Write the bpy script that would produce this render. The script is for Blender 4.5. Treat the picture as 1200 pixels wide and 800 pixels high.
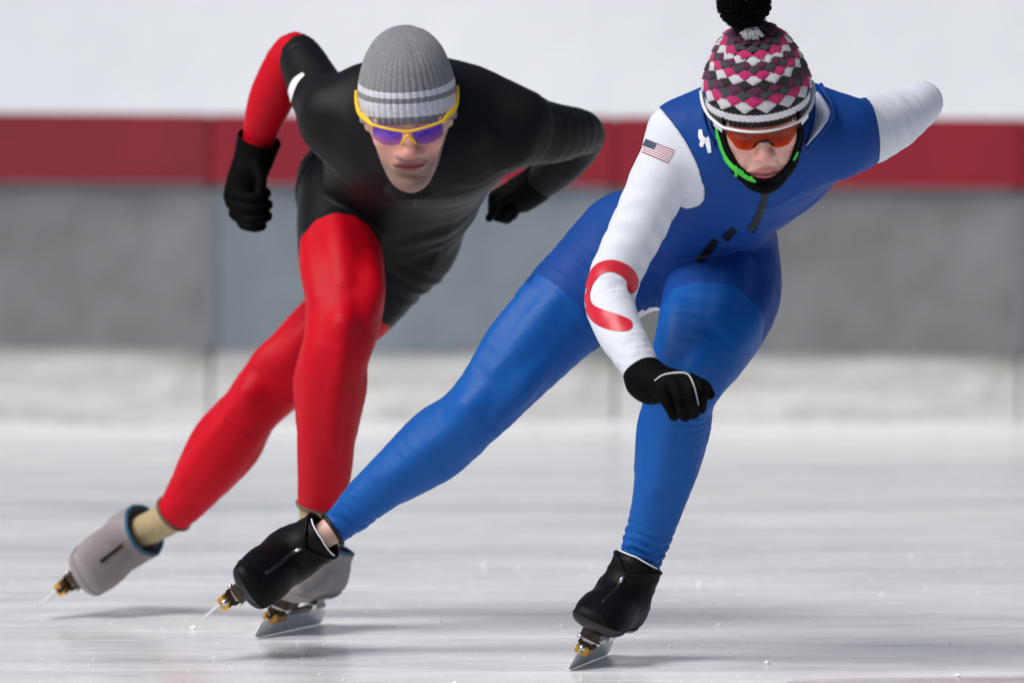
import bpy, bmesh, math, random
import numpy as np
from mathutils import Vector, Matrix, noise
from mathutils.bvhtree import BVHTree

random.seed(7); np.random.seed(7)
for o in list(bpy.data.objects): bpy.data.objects.remove(o)
SC = bpy.context.scene
COL = SC.collection

# ------------------------------------------------------------------ camera
FPX = 7200.0                       # focal length in photo pixels (1200 px wide)
CAM = Vector((0.0, -12.0, 1.003))
TILT = math.atan(215.0 / FPX)
cd = bpy.data.cameras.new('camera'); cam = bpy.data.objects.new('camera', cd); COL.objects.link(cam)
cd.sensor_width = 36.0; cd.lens = 36.0 * FPX / 1200.0
cam.location = CAM; cam.rotation_euler = (math.pi / 2 - TILT, 0, 0)
cd.clip_start = 0.5; cd.clip_end = 2000
cd.dof.use_dof = True; cd.dof.focus_distance = 12.15; cd.dof.aperture_fstop = 3.0
SC.camera = cam
# ------------------------------------------------------------------ sky, sun, exposure
SUN_EL, SUN_AZ = math.radians(52), math.radians(-58)      # azimuth from -Y (towards the camera), negative = image left
w = bpy.data.worlds.new('World'); SC.world = w; w.use_nodes = True
nt = w.node_tree; bg = nt.nodes['Background']
sky = nt.nodes.new('ShaderNodeTexSky'); sky.sky_type = 'NISHITA'; sky.sun_disc = False
sky.sun_elevation = SUN_EL; sky.air_density = 1.0; sky.dust_density = 3.5; sky.ozone_density = 1.0
sdir = Vector((math.sin(SUN_AZ) * math.cos(SUN_EL), -math.cos(SUN_AZ) * math.cos(SUN_EL), math.sin(SUN_EL)))
sky.sun_rotation = math.atan2(sdir.x, sdir.y)
nt.links.new(sky.outputs[0], bg.inputs[0]); bg.inputs[1].default_value = 0.056
sl = bpy.data.lights.new('sun', 'SUN'); sl.energy = 3.1; sl.angle = math.radians(34); sl.color = (1.0, 0.985, 0.97)
so = bpy.data.objects.new('sun', sl); COL.objects.link(so)
so.rotation_euler = sdir.to_track_quat('Z', 'Y').to_euler(); so.location = (-6, -8, 12)
vs = SC.view_settings; vs.view_transform = 'Standard'; vs.look = 'None'; vs.exposure = 0.0; vs.gamma = 1.0
try: vs.use_curve_mapping = False
except Exception: pass
SC.cycles.max_bounces = 8

# ------------------------------------------------------------------ pixel -> world
CT, ST = math.cos(TILT), math.sin(TILT)
def ray(px, py):
    a = (px - 600) / FPX; b = -(py - 400) / FPX
    # camera axes in world: right X, up (0,ST,CT), forward (0,CT,-ST)
    return Vector((a, CT + b * ST, -ST + b * CT))
def W(px, py, y):
    d = ray(px, py); t = (y - CAM.y) / d.y
    return CAM + d * t
def A(p): return np.array(p, dtype=np.float64)

# ------------------------------------------------------------------ materials
def srgb(r, g, b):
    f = lambda c: (c / 255 / 12.92) if c / 255 <= 0.04045 else ((c / 255 + 0.055) / 1.055) ** 2.4
    return (f(r), f(g), f(b), 1)
class NT:
    def __init__(s, m): s.t = m.node_tree; s.n = s.t.nodes
    def add(s, typ, **kw):
        n = s.n.new(typ)
        for k, v in kw.items(): setattr(n, k, v)
        return n
    def link(s, a, b): s.t.links.new(a, b)
    def noise(s, scale, detail=3, rough=0.5, vec=None, stretch=None, coord='Object'):
        n = s.add('ShaderNodeTexNoise'); n.inputs['Scale'].default_value = scale
        n.inputs['Detail'].default_value = detail; n.inputs['Roughness'].default_value = rough
        tc = s.add('ShaderNodeTexCoord')
        if stretch is not None:
            mp = s.add('ShaderNodeMapping'); mp.inputs['Scale'].default_value = stretch
            s.link(tc.outputs[coord], mp.inputs['Vector']); s.link(mp.outputs[0], n.inputs['Vector'])
        else: s.link(tc.outputs[coord], n.inputs['Vector'])
        return n.outputs['Fac']
    def ramp(s, fac, stops, interp='LINEAR'):
        r = s.add('ShaderNodeValToRGB'); r.color_ramp.interpolation = interp
        e = r.color_ramp.elements
        while len(e) > 1: e.remove(e[-1])
        e[0].position = stops[0][0]; e[0].color = stops[0][1]
        for p, c in stops[1:]:
            x = e.new(p); x.color = c
        s.link(fac, r.inputs[0]); return r.outputs[0]
    def mix(s, fac, a, b, mode='MIX'):
        m = s.add('ShaderNodeMix', data_type='RGBA', blend_type=mode)
        for sock, v in ((m.inputs[0], fac), (m.inputs[6], a), (m.inputs[7], b)):
            if hasattr(v, 'node'): s.link(v, sock)
            else: sock.default_value = v
        return m.outputs[2]
    def math(s, op, a, b=0.0, c=0.0):
        m = s.add('ShaderNodeMath', operation=op)
        for sock, v in zip(m.inputs, (a, b, c)):
            if hasattr(v, 'node'): s.link(v, sock)
            else: sock.default_value = v
        return m.outputs[0]
    def attr(s, name):
        a = s.add('ShaderNodeAttribute', attribute_name=name); return a.outputs['Fac']
    def bump(s, h, strength=0.2, dist=0.002):
        b = s.add('ShaderNodeBump'); b.inputs['Strength'].default_value = strength; b.inputs['Distance'].default_value = dist
        s.link(h, b.inputs['Height']); return b.outputs[0]
def mat(name, col, rough=0.5, metal=0.0, var=0.0, vscale=30, bump=0.0, bscale=300, bdist=0.001, spec=0.5, sheen=0.0, coat=0.0, bstretch=None):
    m = bpy.data.materials.new(name); m.use_nodes = True
    t = NT(m); p = t.n['Principled BSDF']
    col = tuple(col) if len(col) == 4 else tuple(col) + (1,)
    p.inputs['Base Color'].default_value = col
    p.inputs['Roughness'].default_value = rough; p.inputs['Metallic'].default_value = metal
    p.inputs['Specular IOR Level'].default_value = spec
    p.inputs['Sheen Weight'].default_value = sheen; p.inputs['Coat Weight'].default_value = coat
    if var > 0:
        f = t.noise(vscale, 5, 0.6)
        lo = tuple(c * (1 - var) for c in col[:3]) + (1,); hi = tuple(min(1, c * (1 + var)) for c in col[:3]) + (1,)
        t.link(t.ramp(f, [(0.3, lo), (0.7, hi)]), p.inputs['Base Color'])
    if bump > 0:
        t.link(t.bump(t.noise(bscale, 3, 0.6, stretch=bstretch), bump, bdist), p.inputs['Normal'])
    return m

def spandex(name, col, rough=0.42, sheen=0.12, spec=0.5, var=0.05):
    """stretch knit: fine weave, soft lustre, seam line from the 'seam' attribute"""
    m = bpy.data.materials.new(name); m.use_nodes = True
    t = NT(m); p = t.n['Principled BSDF']
    f = t.noise(9, 4, 0.6)
    lo = tuple(c * (1 - var) for c in col[:3]) + (1,); hi = tuple(min(1, c * (1 + var)) for c in col[:3]) + (1,)
    base = t.ramp(f, [(0.3, lo), (0.7, hi)])
    s = t.attr('seam')
    dark = tuple(c * 0.45 for c in col[:3]) + (1,)
    base = t.mix(s, base, dark)
    t.link(base, p.inputs['Base Color'])
    p.inputs['Roughness'].default_value = rough; p.inputs['Sheen Weight'].default_value = sheen
    p.inputs['Sheen Roughness'].default_value = 0.4; p.inputs['Specular IOR Level'].default_value = spec
    h = t.math('ADD', t.math('MULTIPLY', t.noise(900, 2, 0.6), 0.25), t.noise(60, 4, 0.65))
    t.link(t.bump(h, 0.22, 0.002), p.inputs['Normal'])
    return m

M = {}
M['blue_dark'] = spandex('royal_blue_stretch_fabric', srgb(20, 66, 140), rough=0.6, sheen=0.0, spec=0.16)
M['blue_leg'] = spandex('bright_blue_lycra', srgb(8, 84, 162), rough=0.52, sheen=0.0, spec=0.24)
M['white_sleeve'] = spandex('white_stretch_fabric', srgb(216, 219, 228), rough=0.6, spec=0.2, var=0.02)
M['red_suit'] = spandex('red_lycra', srgb(194, 2, 28), rough=0.54, sheen=0.0, spec=0.16)
M['black_suit'] = spandex('black_lycra', srgb(22, 22, 24), rough=0.5, sheen=0.0, spec=0.13)
M['black_cloth'] = mat('black_fleece', srgb(10, 10, 12), 0.75, var=0.25, vscale=60, bump=0.4, bscale=500, spec=0.06)
M['glove_black'] = mat('black_glove_fabric', srgb(6, 6, 7), 0.7, var=0.3, vscale=70, bump=0.5, bscale=350, bdist=0.002, spec=0.06)
M['white_print'] = mat('white_print', srgb(232, 233, 238), 0.5, var=0.03)
M['reflective'] = mat('reflective_piping', srgb(215, 215, 215), 0.35, var=0.08, vscale=200)
M['red_print'] = mat('red_print', srgb(203, 26, 48), 0.4, var=0.1, vscale=60)
M['flag_red'] = mat('flag_red', srgb(150, 24, 44), 0.55)
M['flag_blue'] = mat('flag_blue', srgb(66, 72, 96), 0.55, var=0.35, vscale=260)
M['zip_black'] = mat('black_zip_tape', srgb(12, 12, 14), 0.5, bump=0.5, bscale=700)
M['boot_black'] = mat('black_boot_cover', srgb(13, 13, 15), 0.5, var=0.3, vscale=25, bump=0.5, bscale=70, bdist=0.004, spec=0.12)
M['boot_rubber'] = mat('black_rubber', srgb(16, 16, 18), 0.28, spec=0.5)
M['boot_grey'] = mat('warm_grey_boot_cover', srgb(150, 142, 142), 0.6, var=0.1, vscale=25, bump=0.35, bscale=90, bdist=0.002, spec=0.3)
M['teal'] = mat('teal_lining', srgb(38, 92, 122), 0.6, var=0.15, vscale=80)
M['sock'] = mat('beige_sock_knit', srgb(178, 160, 122), 0.85, var=0.12, vscale=60, bump=0.6, bscale=160, bdist=0.002, spec=0.2)
M['sock_cuff'] = mat('taupe_cuff', srgb(96, 84, 72), 0.8, var=0.1, vscale=80)
M['steel'] = mat('blade_steel', (0.72, 0.72, 0.70), 0.4, 0.2, var=0.2, vscale=40, bump=0.15, bscale=120, bstretch=(1, 0.05, 1))
M['gold'] = mat('gold_anodised', srgb(214, 164, 70), 0.28, 1.0, var=0.15, vscale=60)
M['metal_dark'] = mat('dark_bracket_metal', srgb(70, 62, 54), 0.3, 0.9, var=0.3, vscale=50)
M['silver'] = mat('silver_metal', srgb(205, 203, 200), 0.25, 1.0)
M['frame_white'] = mat('white_glasses_frame', srgb(225, 226, 228), 0.35)
M['frame_yellow'] = mat('yellow_glasses_frame', srgb(250, 196, 22), 0.32)
M['green'] = mat('neon_green_piping', srgb(60, 205, 55), 0.5)
M['collar_white'] = mat('pale_collar_lining', srgb(205, 210, 232), 0.6, var=0.06, vscale=40)
M['yarn_black'] = mat('black_yarn', srgb(9, 9, 10), 0.9, bump=0.5, bscale=300, spec=0.1)
def lens_mat(name, tint, trans_col, mirror):
    m = bpy.data.materials.new(name); m.use_nodes = True; t = NT(m); p = t.n['Principled BSDF']
    p.inputs['Base Color'].default_value = tint; p.inputs['Roughness'].default_value = 0.06
    p.inputs['Metallic'].default_value = mirror
    p.inputs['Coat Weight'].default_value = 0.5
    tr = t.add('ShaderNodeBsdfTransparent'); tr.inputs[0].default_value = trans_col
    mx = t.add('ShaderNodeMixShader'); t.link(t.math('ADD', 0.06, t.math('MULTIPLY', t.math('POWER', t.attr('grade'), 1.8), 0.55)), mx.inputs[0])
    t.link(tr.outputs[0], mx.inputs[1]); t.link(p.outputs[0], mx.inputs[2])
    t.link(mx.outputs[0], t.n['Material Output'].inputs[0]); return m
M['lens_orange'] = lens_mat('amber_lens', srgb(128, 54, 18), srgb(238, 156, 104), 0.25)
M['lens_violet'] = lens_mat('violet_mirror_lens', srgb(78, 54, 225), srgb(225, 205, 250), 0.45)
def skin_mat(name, base, redn, lip, stub):
    m = bpy.data.materials.new(name); m.use_nodes = True; t = NT(m); p = t.n['Principled BSDF']
    f = t.noise(70, 5, 0.6)
    c = t.ramp(f, [(0.3, tuple(x * 0.9 for x in base[:3]) + (1,)), (0.7, base)])
    c = t.mix(t.attr('flush'), c, redn)
    sn = t.math('MULTIPLY', t.attr('stubble'), t.math('ADD', 0.45, t.math('MULTIPLY', t.noise(420, 2, 0.7), 0.9)))
    c = t.mix(sn, c, stub); c = t.mix(t.attr('lip'), c, lip); c = t.mix(t.attr('brow'), c, srgb(70, 48, 36)); c = t.mix(t.attr('mouth'), c, srgb(62, 24, 24))
    t.link(c, p.inputs['Base Color']); p.inputs['Roughness'].default_value = 0.48
    p.inputs['Subsurface Weight'].default_value = 0.05; p.inputs['Subsurface Radius'].default_value = (0.01, 0.004, 0.002)
    p.inputs['Subsurface Scale'].default_value = 0.5
    t.link(t.bump(t.noise(380, 3, 0.6), 0.15, 0.001), p.inputs['Normal']); return m
M['skin_w'] = skin_mat('fair_skin', srgb(234, 188, 172), srgb(222, 140, 126), srgb(186, 92, 98), srgb(200, 150, 135))
M['skin_m'] = skin_mat('ruddy_skin', srgb(236, 184, 160), srgb(222, 128, 120), srgb(160, 74, 78), srgb(92, 74, 64))
M['eye'] = mat('eye_white', srgb(225, 220, 215), 0.15)
M['iris'] = mat('iris', srgb(50, 40, 34), 0.1)

# ------------------------------------------------------------------ object helpers
def link(o, parent=None, **props):
    COL.objects.link(o)
    if parent is not None: o.parent = parent
    for k, v in props.items(): o[k] = v
    return o
def thing(name, loc, label, cat, group=None):
    o = bpy.data.objects.new(name, None); o.empty_display_size = 0.1; o.location = loc; COL.objects.link(o)
    o['label'] = label; o['category'] = cat
    if group: o['group'] = group
    return o
def mesh_obj(name, verts, faces, material, parent=None, smooth=True, normals=None, attrs=None, origin=None, **props):
    """verts in world coordinates; the object sits at its parent's origin"""
    me = bpy.data.meshes.new(name)
    v = np.asarray(verts, dtype=np.float64).reshape(-1, 3)
    if parent is not None:
        off = np.array(root_loc(parent)); v = v - off
    me.from_pydata(v.tolist(), [], [tuple(int(i) for i in f) for f in faces])
    mats = material if isinstance(material, (list, tuple)) else [material]
    for m in mats: me.materials.append(m)
    if smooth: me.polygons.foreach_set('use_smooth', [True] * len(me.polygons))
    if attrs:
        for k, a in attrs.items():
            at = me.attributes.new(k, 'FLOAT', 'POINT'); at.data.foreach_set('value', np.asarray(a, dtype=np.float32))
    me.update()
    if normals is not None: me.normals_split_custom_set_from_vertices(np.asarray(normals).tolist())
    o = bpy.data.objects.new(name, me)
    return link(o, parent, **props)
def root_loc(o):
    p = Vector((0, 0, 0))
    while o is not None: p += o.location; o = o.parent
    return p

# ------------------------------------------------------------------ implicit surfaces
def smin(a, b, k):
    h = np.maximum(k - np.abs(a - b), 0.0) / np.maximum(k, 1e-6)
    return np.minimum(a, b) - h * h * k * 0.25
def smax(a, b, k): return -smin(-a, -b, k)
def catmull(P, n):
    P = np.asarray(P, float); m = len(P); out = []
    if m == 2: return np.array([P[0] + (P[1] - P[0]) * i / n for i in range(n + 1)])
    for i in range(m - 1):
        p0 = P[i - 1] if i > 0 else 2 * P[0] - P[1]; p1, p2 = P[i], P[i + 1]
        p3 = P[i + 2] if i + 2 < m else 2 * P[-1] - P[-2]
        for j in range(n):
            t = j / n
            out.append(0.5 * (2 * p1 + (p2 - p0) * t + (2 * p0 - 5 * p1 + 4 * p2 - p3) * t * t + (-p0 + 3 * p1 - 3 * p2 + p3) * t ** 3))
    out.append(P[-1]); return np.array(out)
class Tube:
    """swept ellipse: stations (point, ru, rv); u = sideways axis"""
    def __init__(s, st, u=(1, 0, 0), n=4, kroot=0.05, ktip=0.012, kfall=0.25):
        P = np.array([list(a[0]) + [a[1], a[2] if len(a) > 2 else a[1]] for a in st], float)
        s.S = catmull(P, n); s.P = s.S[:, :3]; s.ru = s.S[:, 3]; s.rv = s.S[:, 4]
        s.u = np.array(u, float) / np.linalg.norm(u)
        seg = np.linalg.norm(np.diff(s.P, axis=0), axis=1); s.len = np.concatenate([[0], np.cumsum(seg)])
        s.k0, s.k1, s.kf = kroot, ktip, kfall
    def bounds(s, m):
        r = np.maximum(s.ru, s.rv)[:, None] + m
        return (s.P - r).min(0), (s.P + r).max(0)
    def seg_eval(s, i, X):
        a, b = s.P[i], s.P[i + 1]; ab = b - a; L = np.linalg.norm(ab) + 1e-9; wv = ab / L
        uu = s.u - wv * np.dot(s.u, wv); uu /= np.linalg.norm(uu) + 1e-9; vv = np.cross(wv, uu)
        d = X - a; tw = d @ wv; t = np.clip(tw / L, 0, 1)
        ru = s.ru[i] + (s.ru[i + 1] - s.ru[i]) * t; rv = s.rv[i] + (s.rv[i + 1] - s.rv[i]) * t
        du, dv, dw = d @ uu, d @ vv, tw - t * L
        rw = np.minimum(ru, rv)
        k0 = np.sqrt((du / ru) ** 2 + (dv / rv) ** 2 + (dw / rw) ** 2) + 1e-9
        k1 = np.sqrt((du / ru ** 2) ** 2 + (dv / rv ** 2) ** 2 + (dw / rw ** 2) ** 2) + 1e-9
        return k0 * (k0 - 1) / k1, s.len[i] + t * L, np.arctan2(dv, du)
    def at(s, X):
        D = np.full(len(X), 9.0); T = np.zeros(len(X)); G = np.zeros(len(X))
        for i in range(len(s.P) - 1):
            d, t, g = s.seg_eval(i, X); m = d < D
            D[m] = d[m]; T[m] = t[m]; G[m] = g[m]
        return D, T, G
class Ell:
    def __init__(s, c, r, R=None): s.c = np.array(c, float); s.r = np.array(r, float); s.R = None if R is None else np.array(R, float)
    def bounds(s, m): q = s.r.max() + m; return s.c - q, s.c + q
    def at(s, X):
        d = X - s.c
        if s.R is not None: d = d @ s.R
        k0 = np.sqrt(((d / s.r) ** 2).sum(1)) + 1e-9; k1 = np.sqrt(((d / s.r ** 2) ** 2).sum(1)) + 1e-9
        return k0 * (k0 - 1) / k1, None, None
class Grid:
    def __init__(s, lo, hi, h):
        s.lo = np.array(lo, float); s.h = h; s.n = np.ceil((np.array(hi) - s.lo) / h).astype(int) + 1
    def new(s): return np.full(s.n, 9.0, dtype=np.float32)
    def box(s, lo, hi):
        a = np.clip(np.floor((lo - s.lo) / s.h).astype(int), 0, s.n); b = np.clip(np.ceil((hi - s.lo) / s.h).astype(int) + 1, 0, s.n)
        return tuple(slice(int(i), int(j)) for i, j in zip(a, b))
    def pts(s, sl):
        ax = [s.lo[i] + s.h * np.arange(sl[i].start, sl[i].stop) for i in range(3)]
        g = np.meshgrid(*ax, indexing='ij'); return np.stack([q.ravel() for q in g], 1), g[0].shape
    def tube(s, T, F, K=None, m=0.05):
        for i in range(len(T.P) - 1):
            r = max(T.ru[i], T.rv[i], T.ru[i + 1], T.rv[i + 1]) + m
            sl = s.box(np.minimum(T.P[i], T.P[i + 1]) - r, np.maximum(T.P[i], T.P[i + 1]) + r)
            X, sh = s.pts(sl)
            if X.size == 0: continue
            d, t, _ = T.seg_eval(i, X); d = d.reshape(sh).astype(np.float32)
            sub = F[sl]
            if K is not None:
                k = (T.k1 + (T.k0 - T.k1) * np.clip(1 - t / T.kf, 0, 1)).reshape(sh); kk = K[sl]; msk = d < sub; kk[msk] = k[msk]
            np.minimum(sub, d, out=sub)
    def prim(s, p, F, k, sub=False, m=0.04):
        sl = s.box(*p.bounds(m + k)); X, sh = s.pts(sl)
        if X.size == 0: return
        d = p.at(X)[0].reshape(sh); f = F[sl]
        F[sl] = smax(f, -d, k) if sub else smin(f, d, k)
    def sample(s, F, X):
        q = (X - s.lo) / s.h; i = np.clip(np.floor(q).astype(int), 0, s.n - 2); t = q - i
        r = 0
        for a in (0, 1):
            for b in (0, 1):
                for c in (0, 1):
                    wgt = (t[:, 0] if a else 1 - t[:, 0]) * (t[:, 1] if b else 1 - t[:, 1]) * (t[:, 2] if c else 1 - t[:, 2])
                    r = r + wgt * F[i[:, 0] + a, i[:, 1] + b, i[:, 2] + c]
        return r
    def grad(s, F, X):
        e = s.h; g = np.zeros_like(X)
        for a in range(3):
            d = np.zeros(3); d[a] = e
            g[:, a] = s.sample(F, X + d) - s.sample(F, X - d)
        return g / (np.linalg.norm(g, axis=1, keepdims=True) + 1e-9)
    def mesh(s, F, iso=0.0):
        F = F - np.float32(iso); ins = F < 0
        nx, ny, nz = s.n
        cnt = np.zeros((nx - 1, ny - 1, nz - 1), np.int8)
        for a in (0, 1):
            for b in (0, 1):
                for c in (0, 1): cnt += ins[a:nx - 1 + a, b:ny - 1 + b, c:nz - 1 + c]
        act = (cnt > 0) & (cnt < 8)
        idx = np.argwhere(act); ids = np.full(act.shape, -1, np.int64); ids[act] = np.arange(len(idx))
        acc = np.zeros((len(idx), 3)); num = np.zeros(len(idx))
        cor = [(a, b, c) for a in (0, 1) for b in (0, 1) for c in (0, 1)]
        for p in cor:
            for ax in range(3):
                if p[ax] == 1: continue
                q = list(p); q[ax] = 1
                fp = F[idx[:, 0] + p[0], idx[:, 1] + p[1], idx[:, 2] + p[2]]; fq = F[idx[:, 0] + q[0], idx[:, 1] + q[1], idx[:, 2] + q[2]]
                m = (fp < 0) != (fq < 0); t = np.where(m, fp / (fp - fq + 1e-12), 0)
                pos = np.tile(np.array(p, float), (len(idx), 1)); pos[:, ax] += t
                acc[m] += pos[m]; num[m] += 1
        V = s.lo + s.h * (idx + acc / num[:, None])
        Q = []
        for ax in range(3):
            sa = [slice(1, -1)] * 3; sb = [slice(1, -1)] * 3; sa[ax] = slice(0, -1); sb[ax] = slice(1, None)
            A_, B_ = ins[tuple(sa)], ins[tuple(sb)]; e = np.argwhere(A_ != B_)
            inA = A_[A_ != B_]; o = np.array([1, 1, 1]); o[ax] = 0; e = e + o
            b, c = [(1, 2), (2, 0), (0, 1)][ax]
            def cell(db, dc):
                q = e.copy(); q[:, b] -= db; q[:, c] -= dc; return ids[q[:, 0], q[:, 1], q[:, 2]]
            quad = np.stack([cell(1, 1), cell(0, 1), cell(0, 0), cell(1, 0)], 1)
            quad[~inA] = quad[~inA][:, ::-1]; Q.append(quad)
        Q = np.concatenate(Q); Q = Q[(Q >= 0).all(1)]
        for _ in range(2):
            n = s.grad(F, V); V = V - n * np.clip(s.sample(F, V), -s.h, s.h)[:, None]
        n = s.grad(F, V); fn = np.cross(V[Q[:, 1]] - V[Q[:, 0]], V[Q[:, 2]] - V[Q[:, 0]])
        if (fn * n[Q[:, 0]]).sum() < 0: Q = Q[:, ::-1].copy()
        return V, Q, n

def clip_tris(V, N, F, S, attrs=None, keep=0.0):
    """keep the part of the mesh where S > keep (S per vertex); cuts triangles along the line"""
    S = np.asarray(S) - keep; attrs = attrs or {}
    F = np.asarray(F)
    if F.shape[1] == 4: F = np.concatenate([F[:, [0, 1, 2]], F[:, [0, 2, 3]]])
    pos = S[F] > 0; c = pos.sum(1)
    out = F[c == 3].tolist(); V2 = [V]; N2 = [N]; base = len(V); cache = {}
    ev, en = [], []; ea = {k: [] for k in attrs}; 
    def cut(i, j):
        key = (min(i, j), max(i, j))
        if key in cache: return cache[key]
        t = S[i] / (S[i] - S[j])
        ev.append(V[i] + (V[j] - V[i]) * t); n = N[i] + (N[j] - N[i]) * t; en.append(n / (np.linalg.norm(n) + 1e-9))
        for k, a in attrs.items(): ea[k].append(a[i] + (a[j] - a[i]) * t)
        cache[key] = base + len(ev) - 1; return cache[key]
    for f in F[(c == 1) | (c == 2)].tolist():
        poly = []
        for a in range(3):
            i, j = f[a], f[(a + 1) % 3]
            if S[i] > 0: poly.append(i)
            if (S[i] > 0) != (S[j] > 0): poly.append(cut(i, j))
        for q in range(1, len(poly) - 1): out.append([poly[0], poly[q], poly[q + 1]])
    V = np.concatenate([V, np.array(ev).reshape(-1, 3)]); N = np.concatenate([N, np.array(en).reshape(-1, 3)])
    at = {k: np.concatenate([attrs[k], np.array(ea[k])]) for k in attrs}
    out = np.array(out, dtype=np.int64).reshape(-1, 3)
    used = np.unique(out); re = np.full(len(V), -1); re[used] = np.arange(len(used))
    return V[used], N[used], re[out], {k: a[used] for k, a in at.items()}

def sweep(name, pts, radii, material, parent, seg=8, flat=1.0, up=None, caps=True, cyc=False, **kw):
    """round or flattened tube through world points"""
    P = np.array([list(p) for p in pts], float); n = len(P)
    r = np.broadcast_to(np.asarray(radii, float), (n,)) if np.ndim(radii) else np.full(n, radii)
    T = np.gradient(P, axis=0); T /= np.linalg.norm(T, axis=1, keepdims=True) + 1e-9
    ref = np.array(up if up is not None else (0, -1, 0.2), float); V = []; F = []
    for i in range(n):
        b = np.cross(T[i], ref); b /= np.linalg.norm(b) + 1e-9; c = np.cross(b, T[i])
        for j in range(seg):
            a = 2 * math.pi * j / seg; V.append(P[i] + r[i] * (math.cos(a) * b + flat * math.sin(a) * c))
    for i in range(n - 1 + (1 if cyc else 0)):
        i2 = (i + 1) % n
        for j in range(seg): F.append((i * seg + j, i * seg + (j + 1) % seg, i2 * seg + (j + 1) % seg, i2 * seg + j))
    if caps and not cyc: F.append(tuple(range(seg))[::-1]); F.append(tuple(range((n - 1) * seg, n * seg)))
    return mesh_obj(name, V, F, material, parent, **kw)

def bvh_of(V, F): return BVHTree.FromPolygons([tuple(v) for v in V], [tuple(int(i) for i in f) for f in F])
def hit(bv, px, py, off=0.001, y0=-1.2):
    d = ray(px, py).normalized(); loc, n, i, dist = bv.ray_cast(CAM, d)
    if loc is None:
        loc, n, i, dist = bv.find_nearest(W(px, py, 0.0)); 
    if n.dot(d) > 0: n = -n
    return loc + n * off
def ribbon(name, bv, line, widths, material, parent, off=0.001, n=6, cross=4, hitf=None, **kw):
    """flat print that follows the cloth: a pixel polyline with a width, laid on the surface"""
    L = catmull(np.array([list(p) + [wd] for p, wd in zip(line, widths)], float), n)
    T = np.gradient(L[:, :2], axis=0); T /= np.linalg.norm(T, axis=1, keepdims=True) + 1e-9
    V = []; F = []; g = hitf or (lambda x, y: hit(bv, x, y, off))
    for (x, y, wd), t in zip(L, T):
        for c in range(cross + 1):
            q = (c / cross - 0.5) * wd; V.append(g(x - t[1] * q, y + t[0] * q))
    for i in range(len(L) - 1):
        for c in range(cross):
            a = i * (cross + 1) + c; F.append((a, a + 1, a + cross + 2, a + cross + 1))
    return mesh_obj(name, V, F, material, parent, **kw)
# ================================================================== the setting
def sheet(name, x0, x1, y0, y1, nx, ny, zf, material, **props):
    V = []; F = []
    for j in range(ny + 1):
        for i in range(nx + 1):
            x = x0 + (x1 - x0) * i / nx; y = y0 + (y1 - y0) * j / ny; V.append((x, y, zf(x, y)))
    for j in range(ny):
        for i in range(nx):
            a = j * (nx + 1) + i; F.append((a, a + 1, a + nx + 2, a + nx + 1))
    return mesh_obj(name, V, F, material, None, **props)
# ice
m = bpy.data.materials.new('skated_ice'); m.use_nodes = True; t = NT(m); p = t.n['Principled BSDF']
broad = t.noise(1.0, 5, 0.6, stretch=(0.30, 1.5, 1)); mid = t.noise(1.0, 6, 0.68, stretch=(1.6, 5.5, 1)); fine = t.noise(1.0, 5, 0.75, stretch=(9, 34, 1))
hair = t.noise(1.0, 3, 0.7, stretch=(1.2, 120, 1)); grain = t.noise(120, 3, 0.8)
f = t.math('ADD', t.math('MULTIPLY', broad, 0.50), t.math('ADD', t.math('MULTIPLY', mid, 0.34), t.math('MULTIPLY', fine, 0.26)))
c = t.ramp(f, [(0.42, (0.52, 0.555, 0.60, 1)), (0.495, (0.72, 0.75, 0.79, 1)), (0.555, (0.86, 0.88, 0.90, 1)), (0.63, (0.95, 0.955, 0.96, 1))])
ridge = t.math('MULTIPLY', t.ramp(t.noise(1.0, 6, 0.72, stretch=(0.9, 9, 1)), [(0.56, (0, 0, 0, 1)), (0.66, (1, 1, 1, 1))]), t.ramp(fine, [(0.40, (0.1, 0.1, 0.1, 1)), (0.60, (1, 1, 1, 1))]))
c = t.mix(t.math('MULTIPLY', ridge, 0.75), c, (0.92, 0.925, 0.93, 1))
grit = t.ramp(t.noise(46, 3, 0.8, stretch=(0.7, 1.3, 1)), [(0.62, (0, 0, 0, 1)), (0.72, (1, 1, 1, 1))])
c = t.mix(t.math('MULTIPLY', grit, 0.55), c, (0.92, 0.925, 0.93, 1))
c = t.mix(t.math('MULTIPLY', t.ramp(hair, [(0.55, (0, 0, 0, 1)), (0.66, (1, 1, 1, 1))]), 0.2), c, (0.9, 0.905, 0.91, 1))
t.link(c, p.inputs['Base Color'])
t.link(t.math('ADD', 0.07, t.math('ADD', t.math('MULTIPLY', mid, 0.22), t.math('MULTIPLY', ridge, 0.4))), p.inputs['Roughness'])
p.inputs['Specular IOR Level'].default_value = 0.5
hh = t.math('ADD', t.math('MULTIPLY', hair, 0.25), t.math('ADD', t.math('MULTIPLY', fine, 0.8), t.math('ADD', t.math('MULTIPLY', grit, 0.5), t.math('MULTIPLY', ridge, 0.8))))
t.link(t.bump(hh, 0.17, 0.004), p.inputs['Normal'])
ice = sheet('ice', -70, 70, -16, 11.6, 4, 4, lambda x, y: 0.0, m, kind='structure')
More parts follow.
